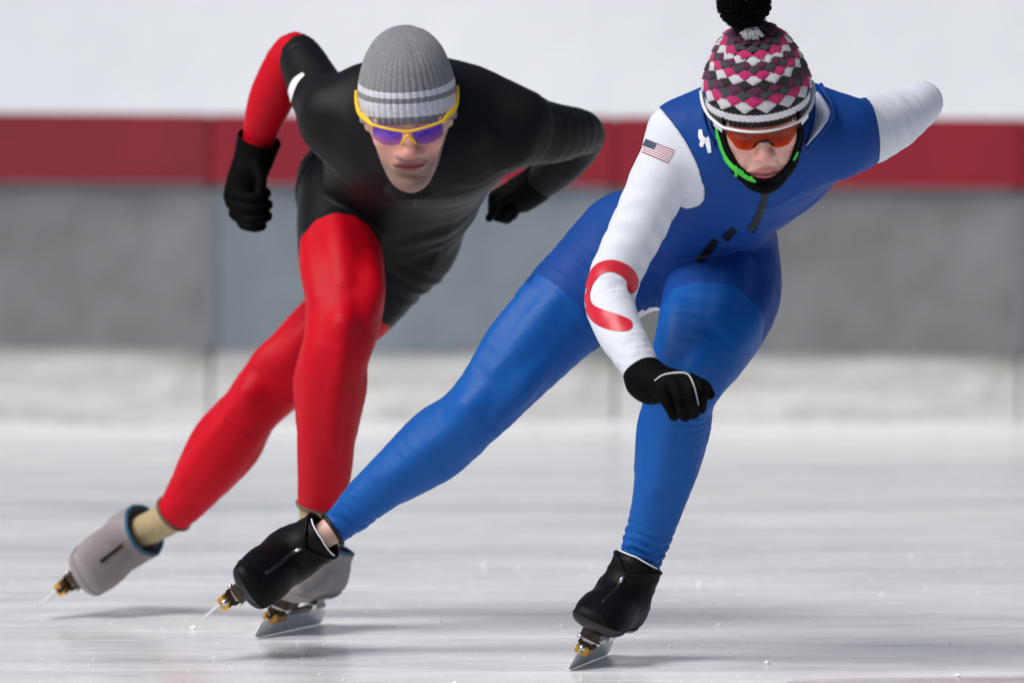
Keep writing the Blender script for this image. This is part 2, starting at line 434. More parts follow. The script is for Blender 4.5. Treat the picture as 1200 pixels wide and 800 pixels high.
# maroon line frozen into the ice at the near right
ml = mat('painted_line_under_ice', srgb(176, 140, 150), 0.3, var=0.2, vscale=9)
t = NT(ml); p = t.n['Principled BSDF']; tr = t.add('ShaderNodeBsdfTransparent'); mx = t.add('ShaderNodeMixShader')
t.link(t.ramp(t.noise(1.0, 6, 0.7, stretch=(2, 14, 1)), [(0.42, (0.12, 0.12, 0.12, 1)), (0.60, (0.8, 0.8, 0.8, 1))]), mx.inputs[0])
t.link(tr.outputs[0], mx.inputs[1]); t.link(p.outputs[0], mx.inputs[2]); t.link(mx.outputs[0], t.n['Material Output'].inputs[0])
def onice(px, py):
    d = ray(px, py); tt = -CAM.z / d.z; q = CAM + d * tt; return (q.x, q.y, 0.004)
mesh_obj('painted_line', [onice(930, 797.5), onice(1420, 791), onice(1420, 812), onice(900, 812)], [(3, 2, 1, 0)], ml, kind='structure')
# snow ground and bank behind the boards
snow = mat('packed_snow', (0.70, 0.725, 0.76), 0.75, var=0.03, vscale=0.8, bump=0.3, bscale=2.5, bdist=0.06, spec=0.2)
def bank(x, y):
    h = 5.0 * (1 / (1 + math.exp(-(y - 15.2) * 0.95)) - 0.075)
    return max(-0.02, h) + 0.3 * noise.noise(Vector((x * 0.35, y * 0.4, 3))) * min(1, max(0, (y - 12.5) / 2)) + 0.08 * noise.noise(Vector((x * 1.6, y * 1.6, 0))) * min(1, max(0, (y - 12) / 1))
sheet('snow_bank', -70, 70, 11.6, 80, 260, 130, bank, snow, kind='structure')
FY = 11.1; PW = 1.523; X0 = W(247, 497, FY).x
ddirt = mat('snow_drift_mat', (0.68, 0.70, 0.72), 0.7, var=0.08, vscale=3, bump=0.5, bscale=14, bdist=0.03)
def drift(x, y):
    u = (FY - 0.03 - y) / 0.75
    n1 = 0.5 + 0.5 * noise.noise(Vector((x * 1.1, 0, 5))); n2 = noise.noise(Vector((x * 5, y * 5, 1)))
    return max(0.0, (1 - u)) ** 1.8 * (0.004 + 0.05 * max(0, n1 - 0.25)) + 0.006 * n2 * (1 - u) - 0.006
sheet('snow_drift', -30, 30, FY - 0.78, FY - 0.03, 400, 10, drift, ddirt, kind='structure')

# board fence: base boards, posts, grey panels and a red padded top rail
fence = thing('rink_fence', (0, FY, 0), 'long rink board fence, red top band over grey panels, behind both skaters', 'fence')
def boxm(name, c, s, material, parent, bev=0.0, rot=0.0, sag=0.0, nx=1):
    bm = bmesh.new(); bmesh.ops.create_cube(bm, size=1)
    for v in bm.verts: v.co = Vector((v.co.x * s[0], v.co.y * s[1], v.co.z * s[2]))
    if bev: bmesh.ops.bevel(bm, geom=bm.edges[:], offset=bev, segments=3, affect='EDGES')
    me = bpy.data.meshes.new(name); bm.to_mesh(me); bm.free(); me.materials.append(material)
    o = bpy.data.objects.new(name, me); o.location = Vector(c) - root_loc(parent) if parent else Vector(c); o.rotation_euler = (0, rot, 0)
    return link(o, parent)
gmats = [mat('grey_panel_neutral', srgb(126, 126, 128), 0.6, var=0.26, vscale=2.6, bump=0.3, bscale=7, bdist=0.02),
         mat('grey_panel_bluish', srgb(130, 139, 147), 0.6, var=0.18, vscale=2.4, bump=0.3, bscale=7, bdist=0.02)]
rmats = [mat('red_band_dull', srgb(134, 30, 44), 0.6, var=0.16, vscale=3), mat('red_band_bright', srgb(146, 20, 40), 0.55, var=0.1, vscale=3)]
def base_mat():
    m = bpy.data.materials.new('scuffed_base_board'); m.use_nodes = True; t = NT(m); p = t.n['Principled BSDF']
    f = t.noise(1.0, 6, 0.65, stretch=(1.3, 1, 7)); c = t.ramp(f, [(0.36, srgb(188, 185, 178)), (0.5, srgb(222, 220, 216)), (0.62, srgb(238, 237, 235))])
    g = t.noise(2.2, 5, 0.6); c = t.mix(t.ramp(g, [(0.55, (0, 0, 0, 1)), (0.72, (1, 1, 1, 1))]), c, srgb(182, 180, 172))
    t.link(c, p.inputs['Base Color']); p.inputs['Roughness'].default_value = 0.6; return m
bmat = base_mat(); pmat = mat('post_galvanised', srgb(150, 152, 155), 0.5, 0.3, var=0.2, vscale=8)
seam = mat('panel_seam_tape', srgb(124, 126, 130), 0.6)
SL = math.radians(0.35)
for k in range(-14, 15):
    x = X0 + PW * (k + 0.5); dz = -math.tan(SL) * x
    i = 0 if k in (-1, 1) else (1 if k == 0 else (k % 2))
    boxm('base_board', (x, FY + 0.012, 0.137 + dz * 0.5), (PW - 0.012, 0.03, 0.274), bmat, fence, 0.004, SL * 0.5)
    boxm('grey_panel', (x, FY - 0.004, 0.585 + dz), (PW - 0.006, 0.045, 0.622), gmats[i], fence, 0.010, SL)
    boxm('red_band', (x, FY - 0.014, 1.029 + dz), (PW - 0.003, 0.085, 0.262), rmats[0 if k < 0 else 1], fence, 0.008, SL)
    boxm('post', (X0 + PW * k, FY + 0.075, 0.575), (0.05, 0.06, 1.15), pmat, fence, 0.006)
    boxm('joint_strip', (X0 + PW * k, FY - 0.030, 0.585 - math.tan(SL) * (X0 + PW * k)), (0.05, 0.006, 0.60), seam, fence, 0.002, SL)

# loose ice crumbs thrown up by blades
V = []; F = []
ico = [Vector(v) for v in ((1, 0, 0), (-1, 0, 0), (0, 1, 0), (0, -1, 0), (0, 0, 1), (0, 0, -1))]
icf = [(0, 2, 4), (2, 1, 4), (1, 3, 4), (3, 0, 4), (2, 0, 5), (1, 2, 5), (3, 1, 5), (0, 3, 5)]
rr = random.Random(3)
for q in range(900):
    y = -0.9 + 4.6 * rr.random() ** 1.3; x = rr.uniform(-1.5, 1.5); s = rr.choice([0.001, 0.0013, 0.0016, 0.0022]) * rr.uniform(0.7, 1.5)
    if rr.random() < 0.05: s *= rr.uniform(2, 3.2)
    b = len(V)
    for v in ico: V.append((x + v.x * s * rr.uniform(0.6, 1.5), y + v.y * s * rr.uniform(0.6, 1.5), s * 0.5 + v.z * s * rr.uniform(0.5, 0.9)))
    F += [(a + b, c_ + b, d + b) for a, c_, d in icf]
crumb = mat('ice_crumbs', (0.95, 0.955, 0.96), 0.6, spec=0.3)
mesh_obj('ice_crumbs', V, F, crumb, None, smooth=False, kind='stuff', label='fine white crumbs of scraped ice scattered over the rink', category='ice crumbs')
# ================================================================== people
def vtx_noise(V, sc, seed=0.0):
    return np.array([noise.noise(Vector((v[0] * sc[0], v[1] * sc[1], v[2] * sc[2] + seed))) for v in V])

class Frame:
    """local axes x (person's right), y forward, z up -> world"""
    def __init__(s, o, x, y, z, S=1.0): s.o = A(o); s.R = np.stack([A(x), A(y), A(z)], 1); s.S = S
    def pts(s, P): return s.o + (np.atleast_2d(np.asarray(P, float)) * s.S) @ s.R.T
    def pt(s, p): return s.pts([p])[0]
    def vec(s, N): return np.atleast_2d(N) @ s.R.T
    def loc(s, P): return ((np.atleast_2d(P) - s.o) @ s.R) / s.S
def ortho(fwd, up):
    f = Vector(fwd).normalized(); u = Vector(up); u = (u - f * u.dot(f)).normalized(); x = f.cross(u)
    return x, f, u
def head_frame(center, pitch, yaw, roll, S):
    p, y, r = map(math.radians, (pitch, yaw, roll))
    f = Vector((math.sin(y) * math.cos(p), -math.cos(y) * math.cos(p), -math.sin(p)))
    x = Vector((-math.cos(y), -math.sin(y), 0)); u = x.cross(f)      # x = person's right
    q = Matrix.Rotation(r, 3, f)                     # roll about the line of sight
    x, u = q @ x, q @ u
    return Frame(center, x, f, u, S)

# ---------------------------------------------------------------- heads
def head_mesh(sex):
    g = Grid((-0.10, -0.13, -0.17), (0.10, 0.14, 0.15), 0.0023); F = g.new()
    fem = sex == 'f'
    g.prim(Ell((0, -0.015, 0.04), (0.076, 0.096, 0.09)), F, 0.001)
    jw = 0.055
    g.prim(Ell((0, 0.022, -0.03), (0.060 if fem else 0.0565, 0.064, 0.085 if fem else 0.074)), F, 0.03)
    chz = -0.097 if fem else -0.099
    for sx in (-1, 1):
        g.prim(Tube([((sx * jw, -0.005, -0.02), 0.016, 0.02), ((sx * jw * (0.93 if fem else 0.76), 0.014, -0.063 if fem else -0.058), 0.015 if fem else 0.013, 0.018 if fem else 0.015), ((sx * 0.026, 0.062, chz + 0.008), 0.015, 0.016), ((0, 0.073, chz), 0.016, 0.016)]), F, 0.028)
        g.prim(Ell((sx * 0.037, 0.058, -0.026), (0.026, 0.022, 0.02)), F, 0.02)
        g.prim(Ell((sx * (0.032 if fem else 0.026), 0.066, -0.065 if fem else -0.056), (0.022, 0.018, 0.022)), F, 0.02)
        g.prim(Ell((sx * 0.076, -0.01, -0.015), (0.004, 0.014, 0.022)), F, 0.01)
    g.prim(Ell((0, 0.074, chz + 0.003), (0.021 if fem else 0.0235, 0.016, 0.017)), F, 0.02)
    g.prim(Tube([((-0.05, 0.062, 0.018), 0.012), ((-0.022, 0.08, 0.022), 0.012), ((0, 0.083, 0.02), 0.011), ((0.022, 0.08, 0.022), 0.012), ((0.05, 0.062, 0.018), 0.012)]), F, 0.02)
    for sx in (-1, 1): g.prim(Ell((sx * 0.031, 0.094, -0.001), (0.019, 0.016, 0.012)), F, 0.014, sub=True)
    for sx in (-1, 1): g.prim(Ell((sx * 0.031, 0.067, -0.002), (0.014, 0.013, 0.011)), F, 0.006)
    nw = 1.0 if fem else 1.24
    g.prim(Tube([((0, 0.078, 0.012), 0.0085 * nw, 0.01), ((0, 0.094, -0.012), 0.0085 * nw, 0.01), ((0, 0.106, -0.030), 0.0105 * nw, 0.0105)], n=6), F, 0.014)
    g.prim(Ell((0, 0.108, -0.034), (0.0125 * nw, 0.0115, 0.0105)), F, 0.008)
    for sx in (-1, 1): g.prim(Ell((sx * 0.0135 * nw, 0.096, -0.039), (0.0085 * nw, 0.0115, 0.0085)), F, 0.007)
    for sx in (-1, 1): g.prim(Ell((sx * 0.008 * nw, 0.102, -0.0485), (0.0042, 0.006, 0.0045)), F, 0.003, sub=True)
    mz = -0.073 if fem else -0.061
    g.prim(Ell((0, 0.070, mz + 0.003), (0.040, 0.021, 0.028)), F, 0.016)
    ys = np.linspace(0.135, 0.03, 211)
    def ysurf(x, z):
        f = g.sample(F, np.stack([np.full(211, x), ys, np.full(211, z)], 1)); return ys[np.argmax(f < 0)]
    def lipline(spec, off):
        out = []
        for x, dz, r in [(-q[0], q[1], q[2]) for q in spec[:0:-1]] + spec: out.append(((x, ysurf(x, mz + dz) + off - 18.0 * max(0, abs(x) - 0.02) ** 2, mz + dz), r))
        return Tube(out)
    k_ = 1.0 if fem else 1.05
    up = lipline([(0.0, 0.0032, 0.0040 * k_), (0.006, 0.0040, 0.0043 * k_), (0.017, 0.0020, 0.0037 * k_), (0.029, -0.0002, 0.0022)], -0.0008)
    lo = lipline([(0.0, -0.0080, 0.0050 * k_), (0.013, -0.0066, 0.0045 * k_), (0.027, -0.0030, 0.0024)], -0.0018)
    cr = 0.0022 if fem else 0.0030
    cut = lipline([(0.0, -0.0026, cr), (0.014, -0.0022, cr * 0.9), (0.0295, -0.0022, 0.0011)], 0.0030)
    if True:
        for sx in (-1, 1):        # fold from nose wing to mouth corner, and a hollow under the cheekbone
            a0, a1 = (sx * 0.022, -0.045), (sx * 0.034, mz + 0.004)
            g.prim(Tube([((a0[0], ysurf(*a0) + 0.004, a0[1]), 0.005), ((a1[0], ysurf(*a1) + 0.004, a1[1]), 0.005)]), F, 0.007, sub=True)
            if not fem: a2 = (sx * 0.047, -0.056); g.prim(Ell((a2[0], ysurf(*a2) + 0.006, a2[1]), (0.016, 0.010, 0.018)), F, 0.014, sub=True)
    g.prim(up, F, 0.006); g.prim(lo, F, 0.006); g.prim(cut, F, 0.0025, sub=True)
    g.prim(Ell((0, 0.0945, mz - 0.021), (0.018, 0.007, 0.005)), F, 0.012, sub=True)
    g.prim(Tube([((0, -0.03, -0.05), 0.054, 0.058), ((0, -0.055, -0.17), 0.056, 0.06)]), F, 0.025)
    V, Q, N = g.mesh(F)
    du = up.at(V)[0]; dl = lo.at(V)[0]
    lip = np.clip(1 - np.minimum(du, dl) / 0.0022, 0, 1) * (np.abs(V[:, 0]) < 0.031)
    flush = np.exp(-((V[:, 0] / 0.016) ** 2 + ((V[:, 1] - 0.11) / 0.018) ** 2 + ((V[:, 2] + 0.034) / 0.016) ** 2)) * 0.9
    flush += 0.5 * np.exp(-(((np.abs(V[:, 0]) - 0.042) / 0.02) ** 2 + ((V[:, 2] + 0.038) / 0.022) ** 2)) * (V[:, 1] > 0.03)
    st = np.clip((-0.05 - V[:, 2] + 0.35 * (np.abs(V[:, 0]) - 0.03)) / 0.025, 0, 1) * np.clip((V[:, 1] + 0.02) / 0.03, 0, 1)
    must = np.exp(-((V[:, 0] / 0.024) ** 4 + ((V[:, 2] - mz - 0.014) / 0.009) ** 2)) * (V[:, 1] > 0.06)
    stub = np.clip(0.8 * st + 0.95 * must, 0, 1) * (0.0 if fem else 1.0)
    brow = np.exp(-(((np.abs(V[:, 0]) - 0.033) / 0.02) ** 4 + ((V[:, 2] - 0.022 - 0.1 * (np.abs(V[:, 0]) - 0.03)) / 0.0055) ** 4)) * (V[:, 1] > 0.04)
    mouth = np.clip(1 - (cut.at(V)[0] - 0.0004) / 0.0010, 0, 1) * (np.abs(V[:, 0]) < 0.029)
    return g, F, V, Q, N, dict(mouth=mouth * 0.6, lip=lip, flush=np.clip(flush, 0, 1), stubble=stub, brow=brow * (0.6 if fem else 0.85))

def hat_pt(th, s, P):
    """hat surface in head coordinates; th: 0 = person's right, pi/2 = front"""
    c, n = math.cos(th), math.sin(th)
    zb = P['zb'] + P['tilt'] * n
    r = max(0.0, 1 - s ** P['e1']) ** (1 / P['e2']) * (1 + P['bulge'] * math.sin(math.pi * min(1, s * 1.6)))
    z = zb + (P['top'] - zb) * s
    lean = P['lean'] * s * s
    return np.array([P['rx'] * r * c, P['cy'] + P['ry'] * r * n - lean, z])
def hat_grid(P, nt, ns, rib=None):
    V = []; F = []; S = []
    for j in range(ns + 1):
        s = min(j / ns, 0.999)
        for i in range(nt):
            th = 2 * math.pi * i / nt; v = hat_pt(th, s, P)
            if rib:
                cen = np.array([0, P['cy'], v[2]]); d = v - cen; L = np.linalg.norm(d) + 1e-9; v = v + d / L * rib(th, s)
            V.append(v); S.append(s)
    for j in range(ns):
        for i in range(nt):
            a = j * nt + i; b = j * nt + (i + 1) % nt; F.append((a, b, b + nt, a + nt))
    F.append(tuple(ns * nt + i for i in range(nt)))
    # turned-in hem so the brim has thickness
    b0 = len(V)
    for i in range(nt):
        v = hat_pt(2 * math.pi * i / nt, 0, P); V.append(np.array([v[0] * 0.93, P['cy'] + (v[1] - P['cy']) * 0.93, v[2] + 0.004])); S.append(0.0)
    b1 = len(V)
    for i in range(nt):
        v = hat_pt(2 * math.pi * i / nt, 0.1, P); V.append(np.array([v[0] * 0.92, P['cy'] + (v[1] - P['cy']) * 0.92, v[2]])); S.append(0.0)
    for i in range(nt):
        j = (i + 1) % nt; F.append((j, i, b0 + i, b0 + j)); F.append((b0 + j, b0 + i, b1 + i, b1 + j))
    return np.array(V), F, np.array(S)

# ---------------------------------------------------------------- skates
def skate(parent, fr, style, label=None, topg=0.098):
    """boot, cover details and clap blade; local z=0 is the sole, ankle joint at z=.09"""
    k = fr.S
    g = Grid((-0.09, -0.13, -0.02), (0.09, 0.24, 0.26), 0.0032); F = g.new()
    wide = 1.0
    g.prim(Tube([((0, -0.058, 0.034), 0.040, 0.040), ((0, 0.0, 0.038), 0.047, 0.044), ((0.0, 0.08, 0.036), 0.056, 0.044), ((0.0, 0.14, 0.029), 0.057, 0.036), ((0.0, 0.18, 0.022), 0.050, 0.027)], n=5), F, 0.001)
    topz = 0.130 if style == 'black' else topg
    if style == 'black': sh = [((0, -0.020, 0.04), 0.048, 0.057), ((0, -0.006, 0.075), 0.051, 0.060), ((0, 0.0, 0.110), 0.051, 0.056), ((0, 0.003, 0.16), 0.053, 0.057)]
    else: sh = [((0, -0.020, 0.04), 0.046, 0.058), ((0, -0.006, 0.075), 0.054, 0.062), ((0, 0.0, 0.110), 0.056, 0.061), ((0, 0.002, 0.16), 0.059, 0.062)]
    g.prim(Tube(sh, u=(1, 0, 0), n=5), F, 0.045)
    X, s3 = g.pts((slice(0, g.n[0]), slice(0, g.n[1]), slice(0, g.n[2])))
    F = smax(F, (-X[:, 2] + 0.0).reshape(s3), 0.008)
    V, Q, N = g.mesh(F)
    # wrinkles and quarters
    nn = vtx_noise(V, (26, 14, 22)) + 0.6 * vtx_noise(V, (60, 25, 50), 5); V = V + N * (nn * 0.0016 + 0.0022 * ((1 - np.abs(vtx_noise(V, (9, 30, 40), 8))) ** 4 - 0.3) * np.clip((V[:, 2] - 0.04) / 0.03, 0, 1))[:, None]
    top = topz + 0.06 * (V[:, 1] + 0.01) - V[:, 2]
    if style == 'black':     # notched front collar
        top = top - 0.022 * np.exp(-(V[:, 0] / 0.03) ** 2) * (V[:, 1] > 0.0) + 0.006 * np.abs(V[:, 0]) / 0.05
    Vb, Nb, Fb, _ = clip_tris(V, N, Q, top)
    upz = Nb[:, 2]
    mb = M['boot_black'] if style == 'black' else M['boot_grey']
    boot_world = fr.pts(Vb)
    root = bpy.data.objects.new('skate', None); link(root, parent); root.location = (0, 0, 0); root.empty_display_size = 0.05
    if label: root['label'] = label
    boot = mesh_obj('boot', boot_world, Fb, mb, root, normals=fr.vec(Nb))
    sol = boot.modifiers.new('thick', 'SOLIDIFY'); sol.thickness = 0.004 * k; sol.offset = -1
    # rubber sole rim
    Vs, Ns, Fs, _ = clip_tris(V + N * 0.0018, N, Q, 0.012 + 0.01 * np.clip((V[:, 1] - 0.12) / 0.06, 0, 1) - V[:, 2])
    mesh_obj('sole', fr.pts(Vs), Fs, M['boot_rubber'] if style == 'black' else mb, root, normals=fr.vec(Ns))
    # rim at the top edge
    bl = bvh_of(V, Q)
    def ring(z_of, off, n=48):
        pts = []
        for i in range(n):
            a = 2 * math.pi * i / n; d = Vector((math.cos(a), math.sin(a), 0))
            z = 0.125
            for _ in range(6):
                h = bl.ray_cast(Vector((0, -0.01, z)) + d * 0.2, -d)[0]
                if h is None: break
                z = z_of(h)
            if h is None: continue
            pts.append(h + d * off)
        return pts
    def ztop(h):
        z = topz + 0.06 * (h.y + 0.01)
        if style == 'black' and h.y > 0: z -= 0.022 * math.exp(-(h.x / 0.03) ** 2)
        if style == 'black': z += 0.006 * abs(h.x) / 0.05
        return z - 0.001
    rp = ring(ztop, -0.001)
    if style == 'black':
        sweep('collar_piping', fr.pts(rp), 0.003 * k, M['boot_black'], root, cyc=True)
    else:
        sweep('teal_lining', fr.pts([(q[0] * 0.97, q[1] * 0.97, q[2] + 0.002) for q in rp]), 0.0042 * k, M['teal'], root, cyc=True)
    # zip up the instep
    zl = []; 
    for i in range(15):
        z = 0.058 + i * (0.046 if style == 'black' else topz - 0.058 - 0.004) / 14; h = bl.ray_cast(Vector((0.006, 0.5, z)), Vector((0, -1, 0)))[0]
        if h is not None: zl.append(h + Vector((0, 0.0015, 0.0)))
    sweep('zip', fr.pts(zl), 0.0038 * k, M['zip_black'], root, flat=0.45, up=tuple(fr.vec([(0, 1, 0)])[0]))
    e = zl[-1]
    def plate(name, pts, th, material, par):
        """flat polygon (local y,z) extruded sideways by +-th"""
        n = len(pts); Vp = [(th, a, b) for a, b in pts] + [(-th, a, b) for a, b in pts]
        Fp = [tuple(range(n)), tuple(range(2 * n - 1, n - 1, -1))] + [(i, i + n, (i + 1) % n + n, (i + 1) % n) for i in range(n)]
        return mesh_obj(name, fr.pts(Vp), Fp, material, par, smooth=False)
    pull = fr.pts([e + Vector((0.0, 0.004, 0.004)), e + Vector((0.001, 0.007, -0.006)), e + Vector((0.002, 0.007, -0.016))])
    sweep('zip_pull', pull, 0.0032 * k, M['silver'] if style == 'black' else M['gold'], root, flat=0.5)
    if style == 'black':     # stiff tongue standing behind the notch
        Vt = []; Ft = []
        for i in range(9):
            a = math.radians(30 + 120 * i / 8)
            for j, z in enumerate((0.07, 0.10, 0.13, 0.150 - 0.006 * abs(i - 4) / 4)):
                rx = 0.0475 + 0.04 * (z - 0.08); Vt.append((rx * math.cos(a), 0.0 + 0.050 * math.sin(a) + 0.03 * (z - 0.08), z))
        for i in range(8):
            for j in range(3): q = i * 4 + j; Ft.append((q, q + 4, q + 5, q + 1))
        to = mesh_obj('tongue', fr.pts(Vt), Ft, M['boot_black'], root); sm = to.modifiers.new('thick', 'SOLIDIFY'); sm.thickness = 0.004
        edge = [Vt[i * 4 + 3] for i in range(9)]; sweep('tongue_edge', fr.pts([(a, b, c_ + 0.001) for a, b, c_ in edge]), 0.0016, M['white_print'], root, seg=6)
    # clap mechanism and blade
    by0, by1, zb = -0.14, 0.26, -0.08
    blade = [(by0 + 0.004, zb + 0.03), (by0 - 0.001, zb + 0.008), (by0 + 0.006, zb + 0.0015), (by0 + 0.02, zb)] + [(by1 - 0.03, zb), (by1 - 0.008, zb + 0.0025), (by1, zb + 0.010), (by1 - 0.012, zb + 0.030), (by1 - 0.04, zb + 0.038), (by0 + 0.05, zb + 0.038)]
    b = plate('blade', blade[::-1], 0.0008, M['steel'], root)
    tb = sweep('blade_tube', fr.pts([(0, y, zb + 0.043 - (0.010 if y in (by0 + 0.02,) else 0)) for y in np.linspace(by0 + 0.03, by1 - 0.05, 8)]), 0.0065 * k, M['silver'] if style == 'black' else M['metal_dark'], root, seg=10)
    def blk(name, c, s, material, par, bev=0.0025):
        bm = bmesh.new(); bmesh.ops.create_cube(bm, size=1)
        for v in bm.verts: v.co = Vector((v.co.x * s[0], v.co.y * s[1], v.co.z * s[2]))
        bmesh.ops.bevel(bm, geom=bm.edges[:], offset=bev, segments=2, affect='EDGES')
        Vv = [v.co + Vector(c) for v in bm.verts]; bm.verts.index_update(); Ff = [[v.index for v in f.verts] for f in bm.faces]; bm.free()
        return mesh_obj(name, fr.pts(Vv), Ff, material, par, smooth=False)
    blk('toe_bracket', (0, 0.145, -0.010), (0.040, 0.075, 0.020), M['metal_dark'], root)
    blk('hinge_block', (0, 0.150, -0.026), (0.026, 0.055, 0.020), M['silver'], root)
    blk('clap_hinge', (0, 0.165, -0.030), (0.036, 0.030, 0.011), M['metal_dark'], root)
    blk('hinge_foot', (0, 0.170, -0.041), (0.028, 0.068, 0.018), M['gold'], root)
    for sx in (-1, 1): sweep('hinge_bolt', fr.pts([(sx * 0.012, 0.17, -0.022), (sx * 0.024, 0.17, -0.022)]), 0.005 * k, M['silver'], root)
    blk('heel_bracket', (0, -0.03, -0.012), (0.036, 0.05, 0.024), M['metal_dark'], root)
    blk('heel_stop', (0, -0.03, -0.032), (0.018, 0.03, 0.018), M['silver'], root)
    sweep('spring', fr.pts([(0.012 + 0.004 * math.cos(a), 0.05 + a * 0.0011, -0.022 + 0.004 * math.sin(a)) for a in np.linspace(0, 60, 160)]), 0.0011 * k, M['silver'], root, seg=5)
    return root

# ---------------------------------------------------------------- gloves
def glove(parent, wrist, arm_from, fingers, palm, cuff_r, h=0.0026, flare=1.0, cuff_len=0.045, k=0.006, mat_=None, label=None, cuff_back=0.02):
    """fingers: list of polylines [(point, radius)...] rooted in the palm; palm: list of Tube stations lists"""
    tubes = [Tube(f, n=4) for f in fingers]; pal = [Tube(f, n=4) for f in palm]
    ax = A(Vector(A(wrist)) - Vector(A(arm_from))); ax /= np.linalg.norm(ax)
    cf = Tube([(A(wrist) - ax * cuff_back, cuff_r * flare), (A(wrist) + ax * (cuff_len * 0.5), cuff_r * 0.98), (A(wrist) + ax * cuff_len, cuff_r * 0.92)], n=4)
    allp = tubes + pal + [cf]
    lo = np.min([q.bounds(0.012)[0] for q in allp], 0); hi = np.max([q.bounds(0.012)[1] for q in allp], 0)
    g = Grid(lo, hi, h); F = g.new()
    g.prim(cf, F, 0.001)
    for q in pal: g.prim(q, F, 0.02)
    FF = g.new()
    for q in tubes: g.prim(q, FF, 0.0022)
    F = smin(F, FF, 0.009)
    V, Q, N = g.mesh(F)
    wr = vtx_noise(V, (55, 55, 55), 2.0) * 0.0011; V = V + N * wr[:, None]
    # open the cuff end
    S = (V - (A(wrist) - ax * (cuff_back + 0.004))) @ ax
    V2, N2, F2, _ = clip_tris(V, N, Q, S)
    o = mesh_obj('glove', V2, F2, mat_ or M['glove_black'], parent, normals=N2)
    if label: o['label'] = label
    return o, bvh_of(V2, F2)
def auto_hand(wrist, d, pn, side, s=1.0, curl=0.9):
    """relaxed hand: d = forearm direction, pn = palm normal, side = direction of the thumb"""
    d = Vector(d).normalized(); pn = Vector(pn); pn = (pn - d * pn.dot(d)).normalized(); sd = Vector(side); sd = (sd - d * sd.dot(d) - pn * sd.dot(pn)).normalized()
    Wp = Vector(wrist); fs = []; r = 0.0105 * s
    for i, (o_, L) in enumerate(((0.030, 0.9), (0.010, 1.0), (-0.010, 0.93), (-0.029, 0.76))):
        kn = Wp + d * 0.088 * s + sd * o_ * s; p = kn; a = 0.0; pts = [(kn - d * 0.02 * s, r), (kn, r)]
        for sl in (0.042, 0.026, 0.022):
            a += curl; p = p + (d * math.cos(a) + pn * math.sin(a)) * sl * L * s; pts.append((p, r * 0.93))
        fs.append(pts)
    b = Wp + d * 0.03 * s + sd * 0.03 * s
    fs.append([(b, r * 1.1), (b + (d * 0.7 + sd * 0.5 + pn * 0.3) * 0.045 * s, r), (b + (d * 0.95 + sd * 0.35 + pn * 0.6) * 0.07 * s, r * 0.9)])
    pal = [[(Wp, 0.026 * s, 0.026 * s), (Wp + d * 0.05 * s + sd * 0.014 * s, 0.022 * s), (Wp + d * 0.082 * s + sd * 0.024 * s, 0.015 * s)],
           [(Wp, 0.026 * s), (Wp + d * 0.05 * s - sd * 0.010 * s, 0.021 * s), (Wp + d * 0.082 * s - sd * 0.022 * s, 0.014 * s)]]
    return fs, pal

# ---------------------------------------------------------------- body
class Body:
    def __init__(s, torso, limbs, lim_extra, h, ktorso=0.05):
        allt = torso + list(limbs.values()) + [e for v in lim_extra.values() for e in v]
        lo = np.min([q.bounds(0.03)[0] for q in allt], 0); hi = np.max([q.bounds(0.03)[1] for q in allt], 0)
        s.g = g = Grid(lo, hi, h); s.limbs = limbs; s.torso = torso
        FT = g.new(); g.tube(torso[0], FT)
        for q in torso[1:]: g.prim(q, FT, ktorso)
        tot = FT.copy()
        for nme, T in limbs.items():
            FL = g.new(); K = np.full(g.n, T.k0, np.float32); g.tube(T, FL, K)
            for e in lim_extra.get(nme, []): g.prim(e, FL, 0.022)
            tot = np.minimum(smin(tot, np.minimum(smin(FT, FL, K), 9), 0.006), 9)
            del FL, K
        s.F = tot.astype(np.float32)
    def suit(s, wrinkle):
        V, Q, N = s.g.mesh(s.F)
        s.par = {n: T.at(V) for n, T in s.limbs.items()}
        d = wrinkle(V, N, s.par); s.V0 = V; V = V + N * d[:, None]
        # shading normals from the displaced surface
        tri = np.concatenate([Q[:, [0, 1, 2]], Q[:, [0, 2, 3]]]); fn = np.cross(V[tri[:, 1]] - V[tri[:, 0]], V[tri[:, 2]] - V[tri[:, 0]])
        vn = np.zeros_like(V)
        for c in range(3): np.add.at(vn, tri[:, c], fn)
        vn /= np.linalg.norm(vn, axis=1, keepdims=True) + 1e-12
        return V, Q, vn
    def limb_mask(s, name, tol=0.012):
        d = s.par[name][0]; o = np.min([q[0] for n, q in s.par.items() if n != name], 0)
        return d, o
def crinkle(t, ang, ft, fa, amp, seed):
    return amp * np.array([noise.noise(Vector((a * ft, math.cos(b) * fa + seed, math.sin(b) * fa))) for a, b in zip(t, ang)])
def ring_folds(t, ang, t0, w, amp, wl, seed=0.0, tilt=0.01):
    env = np.exp(-((t - t0) / w) ** 2)
    return env * amp * np.sin(2 * math.pi * (t + tilt * np.sin(ang + seed) + 0.004 * np.sin(3 * ang + seed * 2)) / wl)
